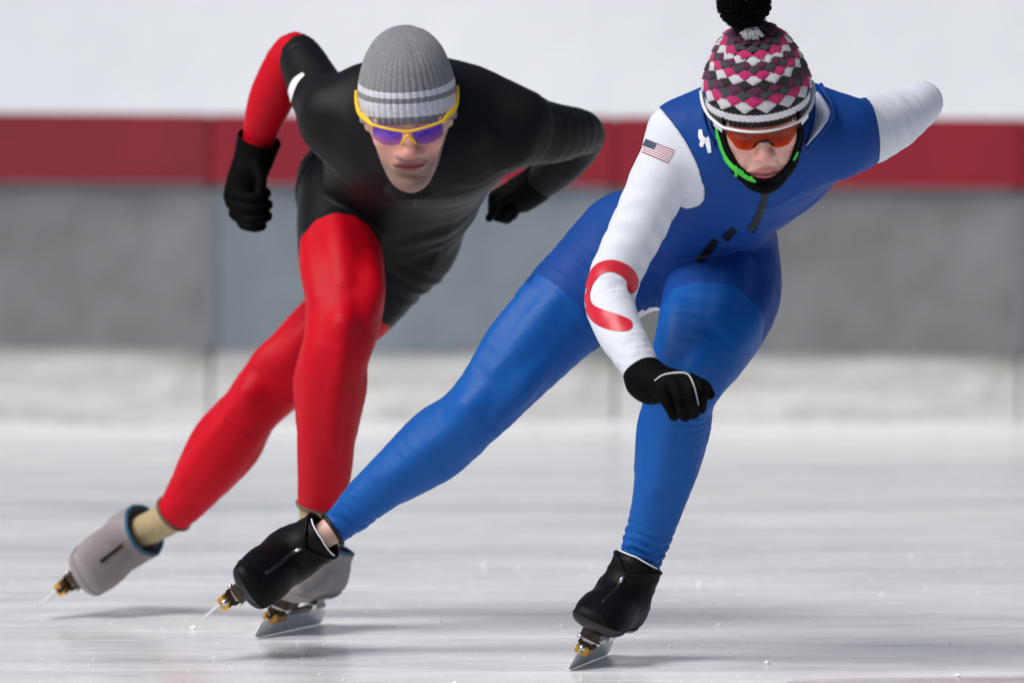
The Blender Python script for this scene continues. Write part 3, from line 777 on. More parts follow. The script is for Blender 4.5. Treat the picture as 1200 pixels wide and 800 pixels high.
def muscles(T, tk, front, inner, s=1.0, calf=1.0):
    """quadriceps, kneecap and calf heads lying just under the cloth of a leg"""
    front = A(front) / np.linalg.norm(front); inner = A(inner) / np.linalg.norm(inner)
    def axis(t):
        P = np.array([np.interp(t, T.len, T.P[:, c]) for c in range(3)]); Q = np.array([np.interp(t + 0.01, T.len, T.P[:, c]) for c in range(3)])
        w_ = Q - P; w_ /= np.linalg.norm(w_); return P, w_, float(np.interp(t, T.len, (T.ru + T.rv) / 2))
    def m(ts, c, i, r, off):
        out = []
        for q, t in enumerate(ts):
            P, w_, R = axis(t); d = front * c + inner * i; d = d - w_ * np.dot(d, w_); d /= np.linalg.norm(d)
            rr_ = r * (0.55 if q in (0, len(ts) - 1) else 1.0); out.append((P + d * (R - rr_ + off * (0.0 if q in (0, len(ts) - 1) else 1.0)), rr_ * s))
        return Tube(out)
    o = 0.008 * s
    return [m((tk - .26, tk - .17, tk - .08), 1, 0, .03, o), m((tk - .15, tk - .085, tk - .03), .75, .75, .03, o * 1.5), m((tk - .24, tk - .14, tk - .06), .7, -.75, .03, o * 1.2),
            m((tk - .028, tk, tk + .026), 1, 0.05, .026, .012 * s), m((tk + .03, tk + .10, tk + .22), .95, .25, .016, .004 * s),
            m((tk + .05, tk + .12, tk + .21), -.45, .85, .034, .011 * s * calf), m((tk + .05, tk + .11, tk + .19), -.4, -.9, .032, .010 * s * calf)]
def st(lst): return [(W(q[0], q[1], q[2]),) + tuple(q[3:]) for q in lst]
def foot_frame(tip, fwd, updir, S):
    x, f, u = ortho(fwd, updir); o = Vector(tip) - (f * 0.26 - u * 0.08) * S
    return Frame(o, x, f, u, S)
def ring_at(T, tt, r, n=40):
    """closed ring of points round a limb at arc length tt"""
    i = int(np.clip(np.searchsorted(T.len, tt) - 1, 0, len(T.P) - 2)); q = (tt - T.len[i]) / (T.len[i + 1] - T.len[i])
    c = T.P[i] + (T.P[i + 1] - T.P[i]) * q; wv = T.P[i + 1] - T.P[i]; wv /= np.linalg.norm(wv)
    uu = T.u - wv * np.dot(T.u, wv); uu /= np.linalg.norm(uu); vv = np.cross(wv, uu); ru = T.ru[i] + r; rv = T.rv[i] + r
    return [c + uu * math.cos(a) * ru + vv * math.sin(a) * rv for a in np.linspace(0, 2 * math.pi, n, endpoint=False)]
def t_of(T, p): return float(T.at(np.array([A(p)]))[1][0])
def seam_attr(S, wdt=0.0022): return np.clip(1 - np.abs(S) / wdt, 0, 1)
def shield(fr, name, parent, material, top, bot, xs, ycurve, rows=5, th=0.0016):
    V = []; F = []; G = []
    for x in xs:
        for j in range(rows + 1):
            z = bot(x) + (top(x) - bot(x)) * j / rows; V.append((x, ycurve(x, z), z)); G.append(j / rows)
    n = rows + 1
    for i in range(len(xs) - 1):
        for j in range(rows): a = i * n + j; F.append((a, a + 1, a + n + 1, a + n))
    o = mesh_obj(name, fr.pts(V), F, material, parent, attrs=dict(grade=G)); sm = o.modifiers.new('thick', 'SOLIDIFY'); sm.thickness = th; return o

# ================================================================== skater in blue
wroot = thing('person', W(690, 787, 0.2), 'speed skater in blue suit with white sleeves and pink bobble hat, in front', 'person'); wroot.location.z = 0.0
tipL = W(665, 789, 0.0); rearL = W(712, 768, 0.39)
frL = foot_frame((tipL.x, 0.0, 0.0012), (tipL.x - rearL.x, -0.39, 0), W(752, 658, 0.26) - W(695, 778, 0.26), 1.0)
frR = foot_frame(W(233, 727, 0.22), (-0.26, -0.93, -0.20), W(392, 627, 0.42) - W(240, 722, 0.42), 1.0)
skate(wroot, frL, 'black'); skate(wroot, frR, 'black')
anL, anR = frL.pt((0, 0, 0.08)), frR.pt((0, 0, 0.08))
hfw = head_frame(W(889, 127, -0.12), 32, 3, 6, 1.10)
X = (1, 0, 0)
legL = Tube(st([(850, 290, .47, .108, .11), (846, 345, .34, .118, .108), (826, 398, .21, .100, .092), (806, 440, .135, .077, .074), (794, 480, .14, .062, .064), (784, 538, .175, .063, .066), (768, 600, .215, .051, .052), (754, 645, .245, .043, .045), (748, 662, .255, .040, .042)]) + [(anL, .033, .036), (frL.pt((0, .0, .045)), .026, .032)], u=X, kroot=.05, kfall=.16)
legR = Tube(st([(738, 292, .46, .118, .112), (695, 334, .45, .110, .108), (652, 374, .43, .097, .097), (603, 430, .40, .081, .084), (558, 482, .38, .068, .070), (510, 520, .40, .066, .066), (466, 554, .41, .056, .058), (422, 591, .42, .044, .046), (396, 616, .43, .034, .036)]) + [(anR, .030, .034), (frR.pt((0, .0, .045)), .026, .032)], u=(0.69, 0, -0.72), kroot=.06)
armR = Tube(st([(800, 162, .03, .062), (777, 204, .02, .060), (750, 262, .01, .0545), (716, 338, .0, .050), (722, 379, -.06, .0465), (742, 415, -.12, .040), (757, 441, -.15, .032), (785, 452, -.18, .02)]), u=X, kroot=.05, ktip=.004, kfall=.14)
armL = Tube(st([(985, 160, .03, .070), (1010, 156, .08, .068), (1050, 140, .18, .056), (1081, 119, .27, .040), (1025, 148, .33, .042), (955, 178, .37, .032), (915, 192, .40, .022)]), u=(0, 0, 1), kroot=.05, ktip=.004, kfall=.14)
torso = [Tube(st([(790, 292, .48, .150, .112), (812, 264, .38, .146, .102), (838, 229, .27, .148, .104), (866, 196, .15, .172, .124), (889, 170, .04, .176, .118), (900, 152, -.03, .11, .08)]), u=(1, 0, 0.08)),
         Tube(st([(893, 145, .03, .062), (845, 142, .04, .062), (800, 158, .04, .058)])), Tube(st([(900, 140, .03, .064), (950, 146, .03, .066), (988, 158, .04, .064)])),
         Tube([(W(898, 152, .0), .055), (hfw.pt((0, -.05, -.09)), .052)])]
bw = Body(torso, dict(legL=legL, legR=legR, armR=armR, armL=armL),
          dict(legL=muscles(legL, t_of(legL, W(806, 440, .135)), (0.1, -1, .1), (-1, 0, 0)), legR=muscles(legR, t_of(legR, W(558, 482, .38)), (-.25, -1, .25), (.6, -.2, -.6))), 0.005)
def wr_w(V, N, par):
    d = 0.0008 * vtx_noise(V, (14, 14, 14)); 
    dl, tl, al = par['legL']; m = np.exp(-(np.maximum(dl, 0) / 0.02) ** 2)
    tc = t_of(legL, W(753, 648, .245))
    d += m * ring_folds(tl, al, tc - 0.025, 0.04, 0.0030, 0.019, 0.4, 0.016)
    d += m * ring_folds(tl, al, t_of(legL, W(794, 486, .14)), 0.03, 0.0012, 0.014, 1.4, 0.01) * (N[:, 0] > 0)
    for nme in ('legL', 'legR'):
        da, ta, aa = par[nme]; mm = np.exp(-(np.maximum(da, 0) / 0.02) ** 2); i_ = np.where(mm > 0.05)[0]
        d[i_] += mm[i_] * crinkle(ta[i_], aa[i_], 46, 1.6, 0.0009, 7.0)
    dr, tr, ar = par['legR']; m = np.exp(-(np.maximum(dr, 0) / 0.02) ** 2); tc = t_of(legR, W(396, 616, .43))
    d += m * ring_folds(tr, ar, tc - 0.035, 0.04, 0.0018, 0.018, 1.0, 0.012)
    d += m * ring_folds(tr, ar, t_of(legR, W(695, 334, .45)), 0.05, 0.0016, 0.03, 2.0, 0.03)
    da, ta, aa = par['armR']; m = np.exp(-(np.maximum(da, 0) / 0.02) ** 2); te = t_of(armR, W(716, 338, 0))
    d += m * ring_folds(ta, aa, te + 0.03, 0.05, 0.0010, 0.02, 2.5, 0.014) * (0.4 + 0.6 * (N[:, 0] > 0))
    d += m * ring_folds(ta, aa, t_of(armR, W(745, 420, -.13)), 0.03, 0.0014, 0.013, 0.7, 0.01)
    d += m * ring_folds(ta, aa, te - 0.12, 0.07, 0.0013, 0.045, 0.2, 0.05)
    da, ta, aa = par['armL']; m = np.exp(-(np.maximum(da, 0) / 0.02) ** 2)
    d += m * ring_folds(ta, aa, 0.16, 0.08, 0.0006, 0.05, 0.9, 0.05)
    for nme, amp in (('armR', .0016), ('armL', .0016)):
        da, ta, aa = par[nme]; mm = np.exp(-(np.maximum(da, 0) / 0.02) ** 2); i_ = np.where(mm > 0.05)[0]
        d[i_] += mm[i_] * crinkle(ta[i_], aa[i_], 42, 1.3, amp, 3.0)
    # folds across the waist and under the arms
    o = np.min([q[0] for q in par.values()], 0); tt = np.clip(o / 0.03, 0, 1); dep = V[:, 1]
    d += tt * 0.0028 * np.exp(-((dep - 0.30) / 0.07) ** 2) * np.sin(dep * 150 + 14 * V[:, 0] + 3 * vtx_noise(V, (6, 6, 6), 4))
    d += tt * 0.003 * vtx_noise(V, (8, 20, 10), 9); d += tt * 0.005 * ((1 - np.abs(vtx_noise(V, (7, 9, 5), 21))) ** 5 - 0.25)
    return d
V, Q, N = bw.suit(wr_w)
P = bw.par
def half(px, py, y, nrm): return (V - A(W(px, py, y))) @ (A(nrm) / np.linalg.norm(nrm))
S_aR = smin(half(803, 163, 0, (-.78, 0, -.62)) + 0.02 * np.clip((A(W(803, 175, 0))[2] - V[:, 2]) / 0.08, 0, 1) ** 2 * 2.0, 0.034 - P['armR'][0], 0.03)
S_aR = np.minimum(S_aR, np.min([P[n][0] for n in ('legL', 'legR')], 0) - P['armR'][0] + 0.004)
S_aL = np.minimum(half(1022, 160, .08, (.97, 0.12, .14)), 0.035 - P['armL'][0])
fac = -N[:, 1]
tR = t_of(legR, W(660, 366, .43)); tL = t_of(legL, W(834, 382, .25)); dT = torso[0].at(V)[0]
S_lR = np.minimum(P['legR'][1] - tR + 0.026 * fac, dT - P['legR'][0] + 0.07); S_lR = np.minimum(S_lR, np.minimum(P['legL'][0], P['armR'][0]) - P['legR'][0] + 0.003)
S_lL = np.minimum(P['legL'][1] - tL + 0.012 * fac, dT - P['legL'][0] + 0.03); S_lL = np.minimum(S_lL, np.minimum(P['legR'][0], P['armR'][0]) - P['legL'][0] + 0.003)
cufR = t_of(legR, W(388, 621, .43)); cufL = t_of(legL, W(750, 660, .25))
end = np.full(len(V), 1.0)
for nme, tc in (('legR', cufR), ('legL', cufL), ('armR', t_of(armR, W(760, 443, -.152))), ('armL', t_of(armL, W(940, 182, .38)))):
    d, t_, _ = P[nme]; others = np.min([P[n][0] for n in P if n != nme], 0)
    e = tc - t_; end = np.where((d < others) & (d < 0.03), np.minimum(end, e), end)
at = dict(seam=np.max([seam_attr(s_) for s_ in (S_aR, S_aL, S_lR, S_lL)], 0))
def piece(S, *neg):
    s_ = np.minimum(end, S) if S is not None else end.copy()
    for q in neg: s_ = np.minimum(s_, -q)
    return s_
v_, n_, f_, a_ = clip_tris(V, N, Q, piece(None, S_aR, S_aL, S_lR, S_lL), at)
suit_w = mesh_obj('racing_suit', v_, f_, M['blue_dark'], wroot, normals=n_, attrs=a_); b_suit = bvh_of(v_, f_)
bv = {}
for nme, S_, mt in (('sleeve', S_aR, 'white_sleeve'), ('sleeve', S_aL, 'white_sleeve'), ('leg_panel', S_lR, 'blue_leg'), ('leg_panel', S_lL, 'blue_leg')):
    v_, n_, f_, a_ = clip_tris(V, N, Q, piece(S_), at); mesh_obj(nme, v_, f_, M[mt], suit_w, normals=n_, attrs=a_)
    if S_ is S_aR: bv['armR'] = bvh_of(v_, f_)
    if S_ is S_lL: bv['legL'] = bvh_of(v_, f_)
# skin body under the suit, with the head in the same mesh
Vs, Qs, Ns = bw.g.mesh(bw.F, -0.0045)
gH, FH, Vh, Qh, Nh, ath = head_mesh('f')
allV = np.concatenate([Vs, hfw.pts(Vh)]); allQ = np.concatenate([Qs, Qh + len(Vs)]); allN = np.concatenate([Ns, hfw.vec(Nh)])
atz = {k_: np.concatenate([np.zeros(len(Vs)), a]) for k_, a in ath.items()}
mesh_obj('body', allV, allQ, M['skin_w'], wroot, normals=allN, attrs=atz)
sweep('cuff', ring_at(legR, cufR - 0.003, 0.0015), 0.0042, M['zip_black'], suit_w, cyc=True)
sweep('cuff', ring_at(legL, cufL - 0.002, 0.0010), 0.0035, M['zip_black'], suit_w, cyc=True)
# number band on the inner side of the right thigh
Sb = np.minimum((N @ (A((.62, .25, -.74)))) - 0.72, 4 * np.minimum(P['legR'][1] - t_of(legR, W(728, 302, .45)), t_of(legR, W(668, 360, .43)) - P['legR'][1])); Sb = np.where(P['legR'][0] < 0.02, Sb, -1.0)
v_, n_, f_, _ = clip_tris(V + N * 0.0012, N, Q, Sb)
if len(f_): mesh_obj('thigh_number_band', v_, f_, M['white_print'], suit_w, normals=n_)
# prints and zip
ribbon('sleeve_mark', bv['armR'], [(739, 344), (740, 339), (741, 328), (733, 318), (718, 311.5), (703, 315), (693, 327), (688, 343), (690, 358), (701, 370), (718, 377), (736, 381), (741, 382)], [4, 11, 14, 15, 14, 13, 10, 8, 10, 18, 20, 14, 4], M['red_print'], suit_w, off=0.0012, cross=5)
def flag():
    c = [(757.5, 163), (791, 176.5), (783, 191), (749.5, 177.5)]; nx, ny = 10, 13; Vv = []; Ff = []; mi = []
    for j in range(ny + 1):
        for i in range(nx + 1):
            a, b = i / nx, j / ny
            x = (c[0][0] * (1 - a) + c[1][0] * a) * (1 - b) + (c[3][0] * (1 - a) + c[2][0] * a) * b
            y = (c[0][1] * (1 - a) + c[1][1] * a) * (1 - b) + (c[3][1] * (1 - a) + c[2][1] * a) * b
            Vv.append(hit(bv['armR'], x, y, 0.0013))
    for j in range(ny):
        for i in range(nx):
            q = j * (nx + 1) + i; Ff.append((q, q + 1, q + nx + 2, q + nx + 1)); mi.append(2 if (i < 4 and j < 7) else (0 if j % 2 == 0 else 1))
    o = mesh_obj('flag_patch', Vv, Ff, [M['flag_red'], M['white_print'], M['flag_blue']], suit_w)
    o.data.polygons.foreach_set('material_index', mi); o['label'] = 'small striped flag print on the white sleeve'
flag()
for ln, wd in (([(898, 222), (892, 245), (880, 271)], [7, 8, 9]), ([(861, 268), (855, 274), (849, 280)], [9, 9, 9]), ([(839, 281), (830, 293), (818, 307)], [9, 9, 8])):
    ribbon('zip', b_suit, ln, wd, M['zip_black'], suit_w, off=0.0016)
for ln, wd in (([(821, 152), (822, 161), (828, 165), (832, 160)], [4, 6, 6, 3]), ([(822, 172), (824, 166), (829, 166), (832, 179)], [4, 6, 6, 4])):
    ribbon('chest_logo', b_suit, ln, wd, M['white_print'], suit_w, off=0.0016)
# hood (black balaclava) round the face
S = 1 - (Vh[:, 0] / 0.062) ** 2 - ((Vh[:, 2] - 0.002) / 0.085) ** 2; S = np.where(Vh[:, 1] > 0.0, -S, 1.0); S = np.where((Vh[:, 1] > 0) & (Vh[:, 1] < 0.03), np.maximum(S, 1 - Vh[:, 1] / 0.03 * (1 - S)), S)
Vo = Vh + Nh * (0.0055 + 0.0008 * vtx_noise(Vh, (60, 60, 60)))[:, None]
v_, n_, f_, _ = clip_tris(Vo, Nh, Qh, S)
hv = hfw.pts(v_); hood = mesh_obj('hood', hv, f_, M['black_cloth'], wroot, normals=hfw.vec(n_)); b_hood = bvh_of(hv, f_)
sm = hood.modifiers.new('thick', 'SOLIDIFY'); sm.thickness = 0.004; sm.offset = -1
ribbon('green_piping', b_hood, [(840, 150), (843, 165), (848, 180), (857, 193), (867, 201), (878, 208), (886, 212.5)], [2, 4.5, 5, 5, 6, 6, 2], M['green'], hood, off=0.002)
ribbon('green_piping', b_hood, [(862, 194), (864, 201), (863, 206)], [4, 4, 3], M['green'], hood, off=0.0028)
ribbon('green_piping', b_hood, [(934, 178), (932, 183), (929, 188)], [2, 3, 2], M['green'], hood, off=0.002)
# knitted hat with scallop rows
HP = dict(zb=-0.004, tilt=0.024, top=0.150, rx=0.0895, ry=0.107, cy=-0.010, e1=2.7, e2=2.0, bulge=0.04, lean=0.012)
def rib_w(th, s): return (0.0012 * math.sin(th * 64) if s < 0.28 else -0.001)
Vk, Fk, Sk = hat_grid(HP, 200, 60, rib_w)
mh = bpy.data.materials.new('striped_knit_band'); mh.use_nodes = True; t = NT(mh); p = t.n['Principled BSDF']
sa = t.math('ADD', t.attr('row'), t.math('MULTIPLY', t.math('SUBTRACT', t.noise(160, 2, 0.5), 0.5), 0.012))
bl, wh = srgb(14, 14, 16), srgb(232, 232, 236)
t.link(t.ramp(sa, [(0, bl), (0.10, wh), (0.205, bl)], 'CONSTANT'), p.inputs['Base Color']); p.inputs['Roughness'].default_value = 0.85; p.inputs['Sheen Weight'].default_value = 0.15
t.link(t.bump(t.noise(330, 3, 0.6), 0.7, 0.003), p.inputs['Normal'])
hat = mesh_obj('knit_hat', hfw.pts(Vk), Fk, mh, wroot, attrs=dict(row=Sk))
cols = dict(W=(234, 234, 238), P=(214, 30, 116), G=(66, 68, 76), V=(96, 22, 70), K=(16, 16, 18))
def yarn(nm, c):
    m = bpy.data.materials.new(nm + '_yarn'); m.use_nodes = True; t = NT(m); p = t.n['Principled BSDF']; c = srgb(*c)
    t.link(t.ramp(t.noise(240, 3, 0.6), [(0.3, tuple(q * 0.82 for q in c[:3]) + (1,)), (0.55, c)]), p.inputs['Base Color'])
    p.inputs['Roughness'].default_value = 0.85; p.inputs['Sheen Weight'].default_value = 0.1
    t.link(t.bump(t.noise(420, 3, 0.6), 0.8, 0.003), p.inputs['Normal']); return m
YM = {k_: yarn(n_, cols[k_]) for k_, n_ in (('W', 'white'), ('P', 'pink'), ('G', 'charcoal'), ('V', 'plum'), ('K', 'black'))}
def scallop_mesh(mt, seed):
    """a puffy fan of stitches, unit wide, y from +1 (root) to -1 (scalloped edge)"""
    r_ = random.Random(seed); V = []; F = []; nx, ny = 12, 7
    for j in range(ny + 1):
        b = 1 - 2 * j / ny
        for i in range(nx + 1):
            a = 2 * i / nx - 1
            hw = (1 - max(0, b)) ** 0.75 if b > 0 else (1 - abs(b) ** 1.5)
            hw = max(0.10, hw) * 1.04
            ed = 0.07 * abs(math.sin(a * 7.5)) * (1 if j == ny else 0.4 * (j / ny))
            z = 0.30 * max(0, 1 - abs(a) ** 2.2) * (0.35 + 0.65 * (1 - abs(b * 0.85 + 0.1) ** 2)) + 0.05 * math.sin(a * 15) * (1 - max(0, b)) + 0.05 * math.sin(10 * math.sqrt(a * a + (b - 1) ** 2)) + r_.uniform(-.02, .02)
            V.append((a * hw, b - ed, z))
    for j in range(ny):
        for i in range(nx): q = j * (nx + 1) + i; F.append((q + nx + 1, q + nx + 2, q + 1, q))
    me = bpy.data.meshes.new('scallop'); me.from_pydata(V, [], F); me.materials.append(mt); me.polygons.foreach_set('use_smooth', [True] * len(F)); return me
SM = {k_: [scallop_mesh(YM[k_], 5 * i + ord(k_)) for i in range(3)] for k_ in YM}
rows = ['W', 'P', 'G', 'V', 'K', 'W', 'P', 'G', 'V', 'W', 'P', 'G', 'V']
rnd = random.Random(11); cen = np.array([0, HP['cy'], 0.04])
for ri, ck in enumerate(rows):
    s0 = [.362, .430, .488, .542, .592, .648, .702, .748, .788, .832, .876, .914, .950][ri]
    if s0 > 0.975: break
    r0 = np.linalg.norm(hat_pt(0, s0, HP)[:2] - np.array([0, HP['cy'] - HP['lean'] * s0 * s0])) / HP['rx']
    nS = 15 if r0 > 0.62 else 11
    for i in range(nS):
        th = 2 * math.pi * (i + (0.5 if ri % 2 else 0.0)) / nS + rnd.uniform(-.03, .03); s1 = s0 + rnd.uniform(-.006, .006)
        c_ = hat_pt(th, s1, HP); e = 0.01
        tx = hat_pt(th + e, s1, HP) - hat_pt(th - e, s1, HP); ty = hat_pt(th, min(.995, s1 + e), HP) - hat_pt(th, s1 - e, HP)
        wid = np.linalg.norm(tx) / (2 * e) * math.pi / nS; tx /= np.linalg.norm(tx); ty /= np.linalg.norm(ty); tz = np.cross(tx, ty); tz /= np.linalg.norm(tz); ty = np.cross(tz, tx)
        # lower edge lifted a little, so each row laps the one below
        ty = ty * 0.97 - tz * 0.20; ty /= np.linalg.norm(ty); tz = np.cross(tx, ty)
        o = bpy.data.objects.new('scallop', rnd.choice(SM[ck])); link(o, hat)
        R3 = Matrix([hfw.vec(q)[0] for q in (tx, ty, tz)]).transposed().to_4x4()
        o.matrix_local = Matrix.Translation(Vector(hfw.pt(c_ + tz * 0.0012)) - root_loc(hat)) @ R3 @ Matrix.Diagonal((wid * 1.1 * 1.06, (0.0128 if ri < 5 else 0.0105) * 1.1 * (1.12 if ck in 'WP' else 0.9), 0.0115 * 1.1, 1))
# pompom
pc = np.array([0.012, -0.036, 0.196]); Vp = []; Fp = []; rp = random.Random(5)
def strand(Vp, Fp, base, d, L, r):
    d = Vector(d).normalized(); a = d.orthogonal().normalized(); b = d.cross(a); q = len(Vp); bend = a * rp.uniform(-.2, .2) + b * rp.uniform(-.2, .2)
    for k_, rr_ in ((0, r), (0.6, r * 1.15), (1, r * 0.75)):
        c_ = Vector(base) + d * L * k_ + bend * L * k_ * k_ * 0.5
        for j in range(3): an = 2 * math.pi * j / 3; Vp.append(c_ + (a * math.cos(an) + b * math.sin(an)) * rr_)
    for l in (0, 3):
        for j in range(3): Fp.append((q + l + j, q + l + (j + 1) % 3, q + l + 3 + (j + 1) % 3, q + l + 3 + j))
    Fp.append((q + 6, q + 7, q + 8))
for i in range(2600):
    z = 1 - 2 * (i + .5) / 2600; an = i * 2.39996; d = Vector((math.sqrt(1 - z * z) * math.cos(an), math.sqrt(1 - z * z) * math.sin(an), z)) + Vector((rp.uniform(-.1, .1), rp.uniform(-.1, .1), rp.uniform(-.1, .1)))
    d.normalize(); strand(Vp, Fp, Vector(pc) + d * 0.024, d, 0.024 * rp.uniform(.85, 1.07), 0.0017)
pom = mesh_obj('pompom', hfw.pts(Vp), Fp, M['yarn_black'], hat)
Vp = []; Fp = []
tb = np.array([0.004, 0.000, 0.158])
for i in range(70):
    strand(Vp, Fp, tb + np.array([rp.uniform(-.012, .012), 0, rp.uniform(0, .008)]), (rp.uniform(-.7, .7), 1.0, rp.uniform(-.9, .2)), 0.018, 0.0015)
mesh_obj('white_tuft', hfw.pts(Vp), Fp, YM['W'], hat)
# glasses
gl = bpy.data.objects.new('sunglasses', None); link(gl, wroot); gl.empty_display_size = 0.03
yc = lambda x, z: 0.108 - 5.5 * x * x - 0.25 * max(0, -z) - 0.1 * abs(z)
xs = np.linspace(-0.067, 0.067, 33)
shield(hfw, 'lens', gl, M['lens_orange'], lambda x: 0.018 - 0.5 * abs(x) * 0.08, lambda x: -0.004 - 0.021 * math.exp(-((abs(x) - 0.033) / 0.021) ** 4) * 1.0 + 0.012 * max(0, abs(x) - 0.05) / 0.017, xs, yc)
bar = [(x, yc(x, 0.02) + 0.003, 0.0195) for x in np.linspace(-0.067, 0.067, 21)]
side = lambda sx: [(sx * 0.076, 0.072, 0.0205), (sx * 0.090, 0.045, 0.022), (sx * 0.0975, 0.012, 0.026), (sx * 0.0985, -0.025, 0.030)]
full = side(-1)[::-1] + bar + side(1)
sweep('frame', hfw.pts(catmull(full, 3)), 0.0032, M['frame_white'], gl, flat=0.75, up=tuple(hfw.vec([(0, 0, 1)])[0]))
sweep('nose_bridge', hfw.pts(catmull([(-0.017, 0.096, -0.019), (-0.010, 0.104, -0.005), (0, 0.111, 0.000), (0.010, 0.104, -0.005), (0.017, 0.096, -0.019)], 4)), 0.0026, M['zip_black'], gl)
for sx in (-1, 1): mesh_obj('temple_pad', hfw.pts([(sx * 0.069, 0.078, 0.020), (sx * 0.084, 0.060, 0.023), (sx * 0.083, 0.058, 0.008), (sx * 0.070, 0.076, 0.004)]), [(0, 1, 2, 3)], M['frame_white'], gl)
def eyes(fr, parent):
    for sx in (-1, 1):
        for nm, c, r, mt in (('eye', (sx * 0.031, 0.0705, -0.003), 0.0105, M['eye']), ('iris', (sx * 0.031, 0.0785, -0.0055), 0.0046, M['iris'])):
            g = Grid((c[0] - .016, c[1] - .016, c[2] - .016), (c[0] + .016, c[1] + .016, c[2] + .016), 0.0016); F = g.new(); g.prim(Ell(c, (r, r * .75, r * .55)), F, 0.001); v, q, n = g.mesh(F)
            mesh_obj(nm, fr.pts(v), q, mt, parent, normals=fr.vec(n))
eyes(hfw, wroot)
# stand-up collar, pale inside
def collar(pts_in, pts_out, material, parent, name):
    a = catmull([A(W(*q)) for q in pts_in], 6); b = catmull([A(W(*q)) for q in pts_out], 6); n = len(a); V = []; F = []
    for i in range(n):
        for j in range(5): k_ = j / 4; V.append(a[i] * (1 - k_) + b[i] * k_ + np.array([0, -0.010, 0.004]) * math.sin(k_ * math.pi))
    for i in range(n - 1):
        for j in range(4): q = i * 5 + j; F.append((q, q + 1, q + 6, q + 5))
    o = mesh_obj(name, V, F, material, parent); sm = o.modifiers.new('thick', 'SOLIDIFY'); sm.thickness = 0.004; return o
collar([(943, 172, -.075), (949, 150, -.06), (950, 122, -.03), (944, 105, .02)], [(946, 171, -.10), (964, 148, -.10), (973, 130, -.075), (958, 104, -.0)], M['collar_white'], suit_w, 'collar')
collar([(947, 175, -.072), (968, 150, -.07), (977, 130, -.045), (962, 100, .02)], [(946, 173, -.095), (966, 149, -.095), (975, 129.5, -.07), (960, 102, .005)], M['blue_dark'], suit_w, 'collar_edge')
collar([(836, 172, -.07), (826, 150, -.05), (824, 122, -.02), (832, 100, .03)], [(838, 172, -.09), (826, 150, -.085), (822, 124, -.06), (830, 100, -.0)], M['blue_dark'], suit_w, 'collar')
# gloves
fw = [[(785, 450, -.185, .012), (815, 448, -.212, .0132), (822, 462, -.228, .0128), (821, 478, -.205, .0115)],
      [(780, 450, -.185, .012), (803, 447, -.226, .0135), (810, 466, -.247, .0130), (813, 484, -.222, .0117)],
      [(772, 452, -.185, .012), (788, 449, -.222, .0135), (797, 469, -.243, .0130), (802, 487, -.218, .0117)],
      [(765, 455, -.18, .012), (773, 455, -.208, .0130), (783, 472, -.222, .0125), (790, 487, -.205, .0110)],
      [(795, 448, -.165, .0125), (822, 450, -.175, .0122), (832, 462, -.19, .0105)]]
pw = [[(757, 444, -.152, .034), (785, 448, -.185, .028), (806, 447, -.208, .017)], [(757, 446, -.152, .033), (770, 452, -.183, .026), (780, 452, -.207, .017)]]
gR, bgl = glove(wroot, W(755, 439, -.148), W(740, 412, -.115), [st(f) for f in fw], [st(f) for f in pw], .0365, cuff_len=0.03, cuff_back=0.008)
ribbon('reflective_piping', bgl, [(767, 446), (776, 440), (787, 437.5), (800, 437), (807, 440), (812, 450), (815, 460), (818, 474)], [0.6, 1.1, 1.6, 1.9, 1.9, 1.7, 1.5, 0.8], M['reflective'], gR, off=0.0012, cross=2)
fs, pl = auto_hand(W(945, 180, .375), W(900, 196, .41) - W(945, 180, .375), (0, 0.2, -1), (0, -1, 0.1), 0.95)
glove(wroot, W(945, 180, .375), W(1000, 158, .34), fs, pl, .033, h=0.0032)

# ================================================================== skater in red and black
mroot = thing('person', W(330, 742, 0.98), 'speed skater in black and red suit with grey striped beanie, following behind', 'person'); mroot.location.z = 0.0
def on_ice(px, py): q = onice(px, py); return Vector((q[0], q[1], 0.0012))
t0, r0 = on_ice(297, 748), on_ice(357, 735)
SB = 1.06
fmR = foot_frame(t0, t0 - r0, W(374, 618, 1.08) - W(327, 742, 1.08), SB)
fmL = foot_frame(W(40, 712, 1.34), (-0.33, -0.90, -0.29), W(200, 612, 1.5) - W(52, 704, 1.5), SB)
skate(mroot, fmR, 'grey'); skate(mroot, fmL, 'grey', topg=0.084)
amR, amL = fmR.pt((0, 0, 0.08)), fmL.pt((0, 0, 0.08))
hfm = head_frame(W(478, 131, .76), 25, 1, 3, 1.16)
mlegR = Tube(st([(402, 212, 1.30, .095, .1), (395, 250, 1.21, .086, .095), (399, 300, 1.10, .090, .09), (404, 348, 1.0, .085, .082), (399, 392, .94, .076, .074), (389, 432, .93, .069, .068), (383, 500, .97, .063, .066), (380, 555, 1.02, .057, .058), (372, 598, 1.06, .042, .044)]) + [(amR, .036, .04), (fmR.pt((0, .0, .045)), .028, .034)], u=X, kroot=.045, kfall=.12)
mlegL = Tube(st([(476, 284, 1.32, .100, .1), (430, 345, 1.35, .090, .094), (370, 402, 1.37, .083, .085), (318, 452, 1.37, .072, .074), (291, 484, 1.36, .064, .066), (254, 536, 1.38, .066, .068), (226, 574, 1.40, .055, .056), (202, 603, 1.42, .041, .043)]) + [(amL, .035, .039), (fmL.pt((0, .0, .045)), .028, .034)], u=(0.69, 0, -0.72), kroot=.05)
marmR = Tube(st([(392, 140, .93, .070), (372, 108, 1.03, .061), (346, 63, 1.14, .046), (324, 103, 1.18, .0505), (311, 133, 1.2, .044), (303, 163, 1.22, .034), (295, 195, 1.21, .024)]), u=X, kroot=.05, ktip=.004, kfall=.14)
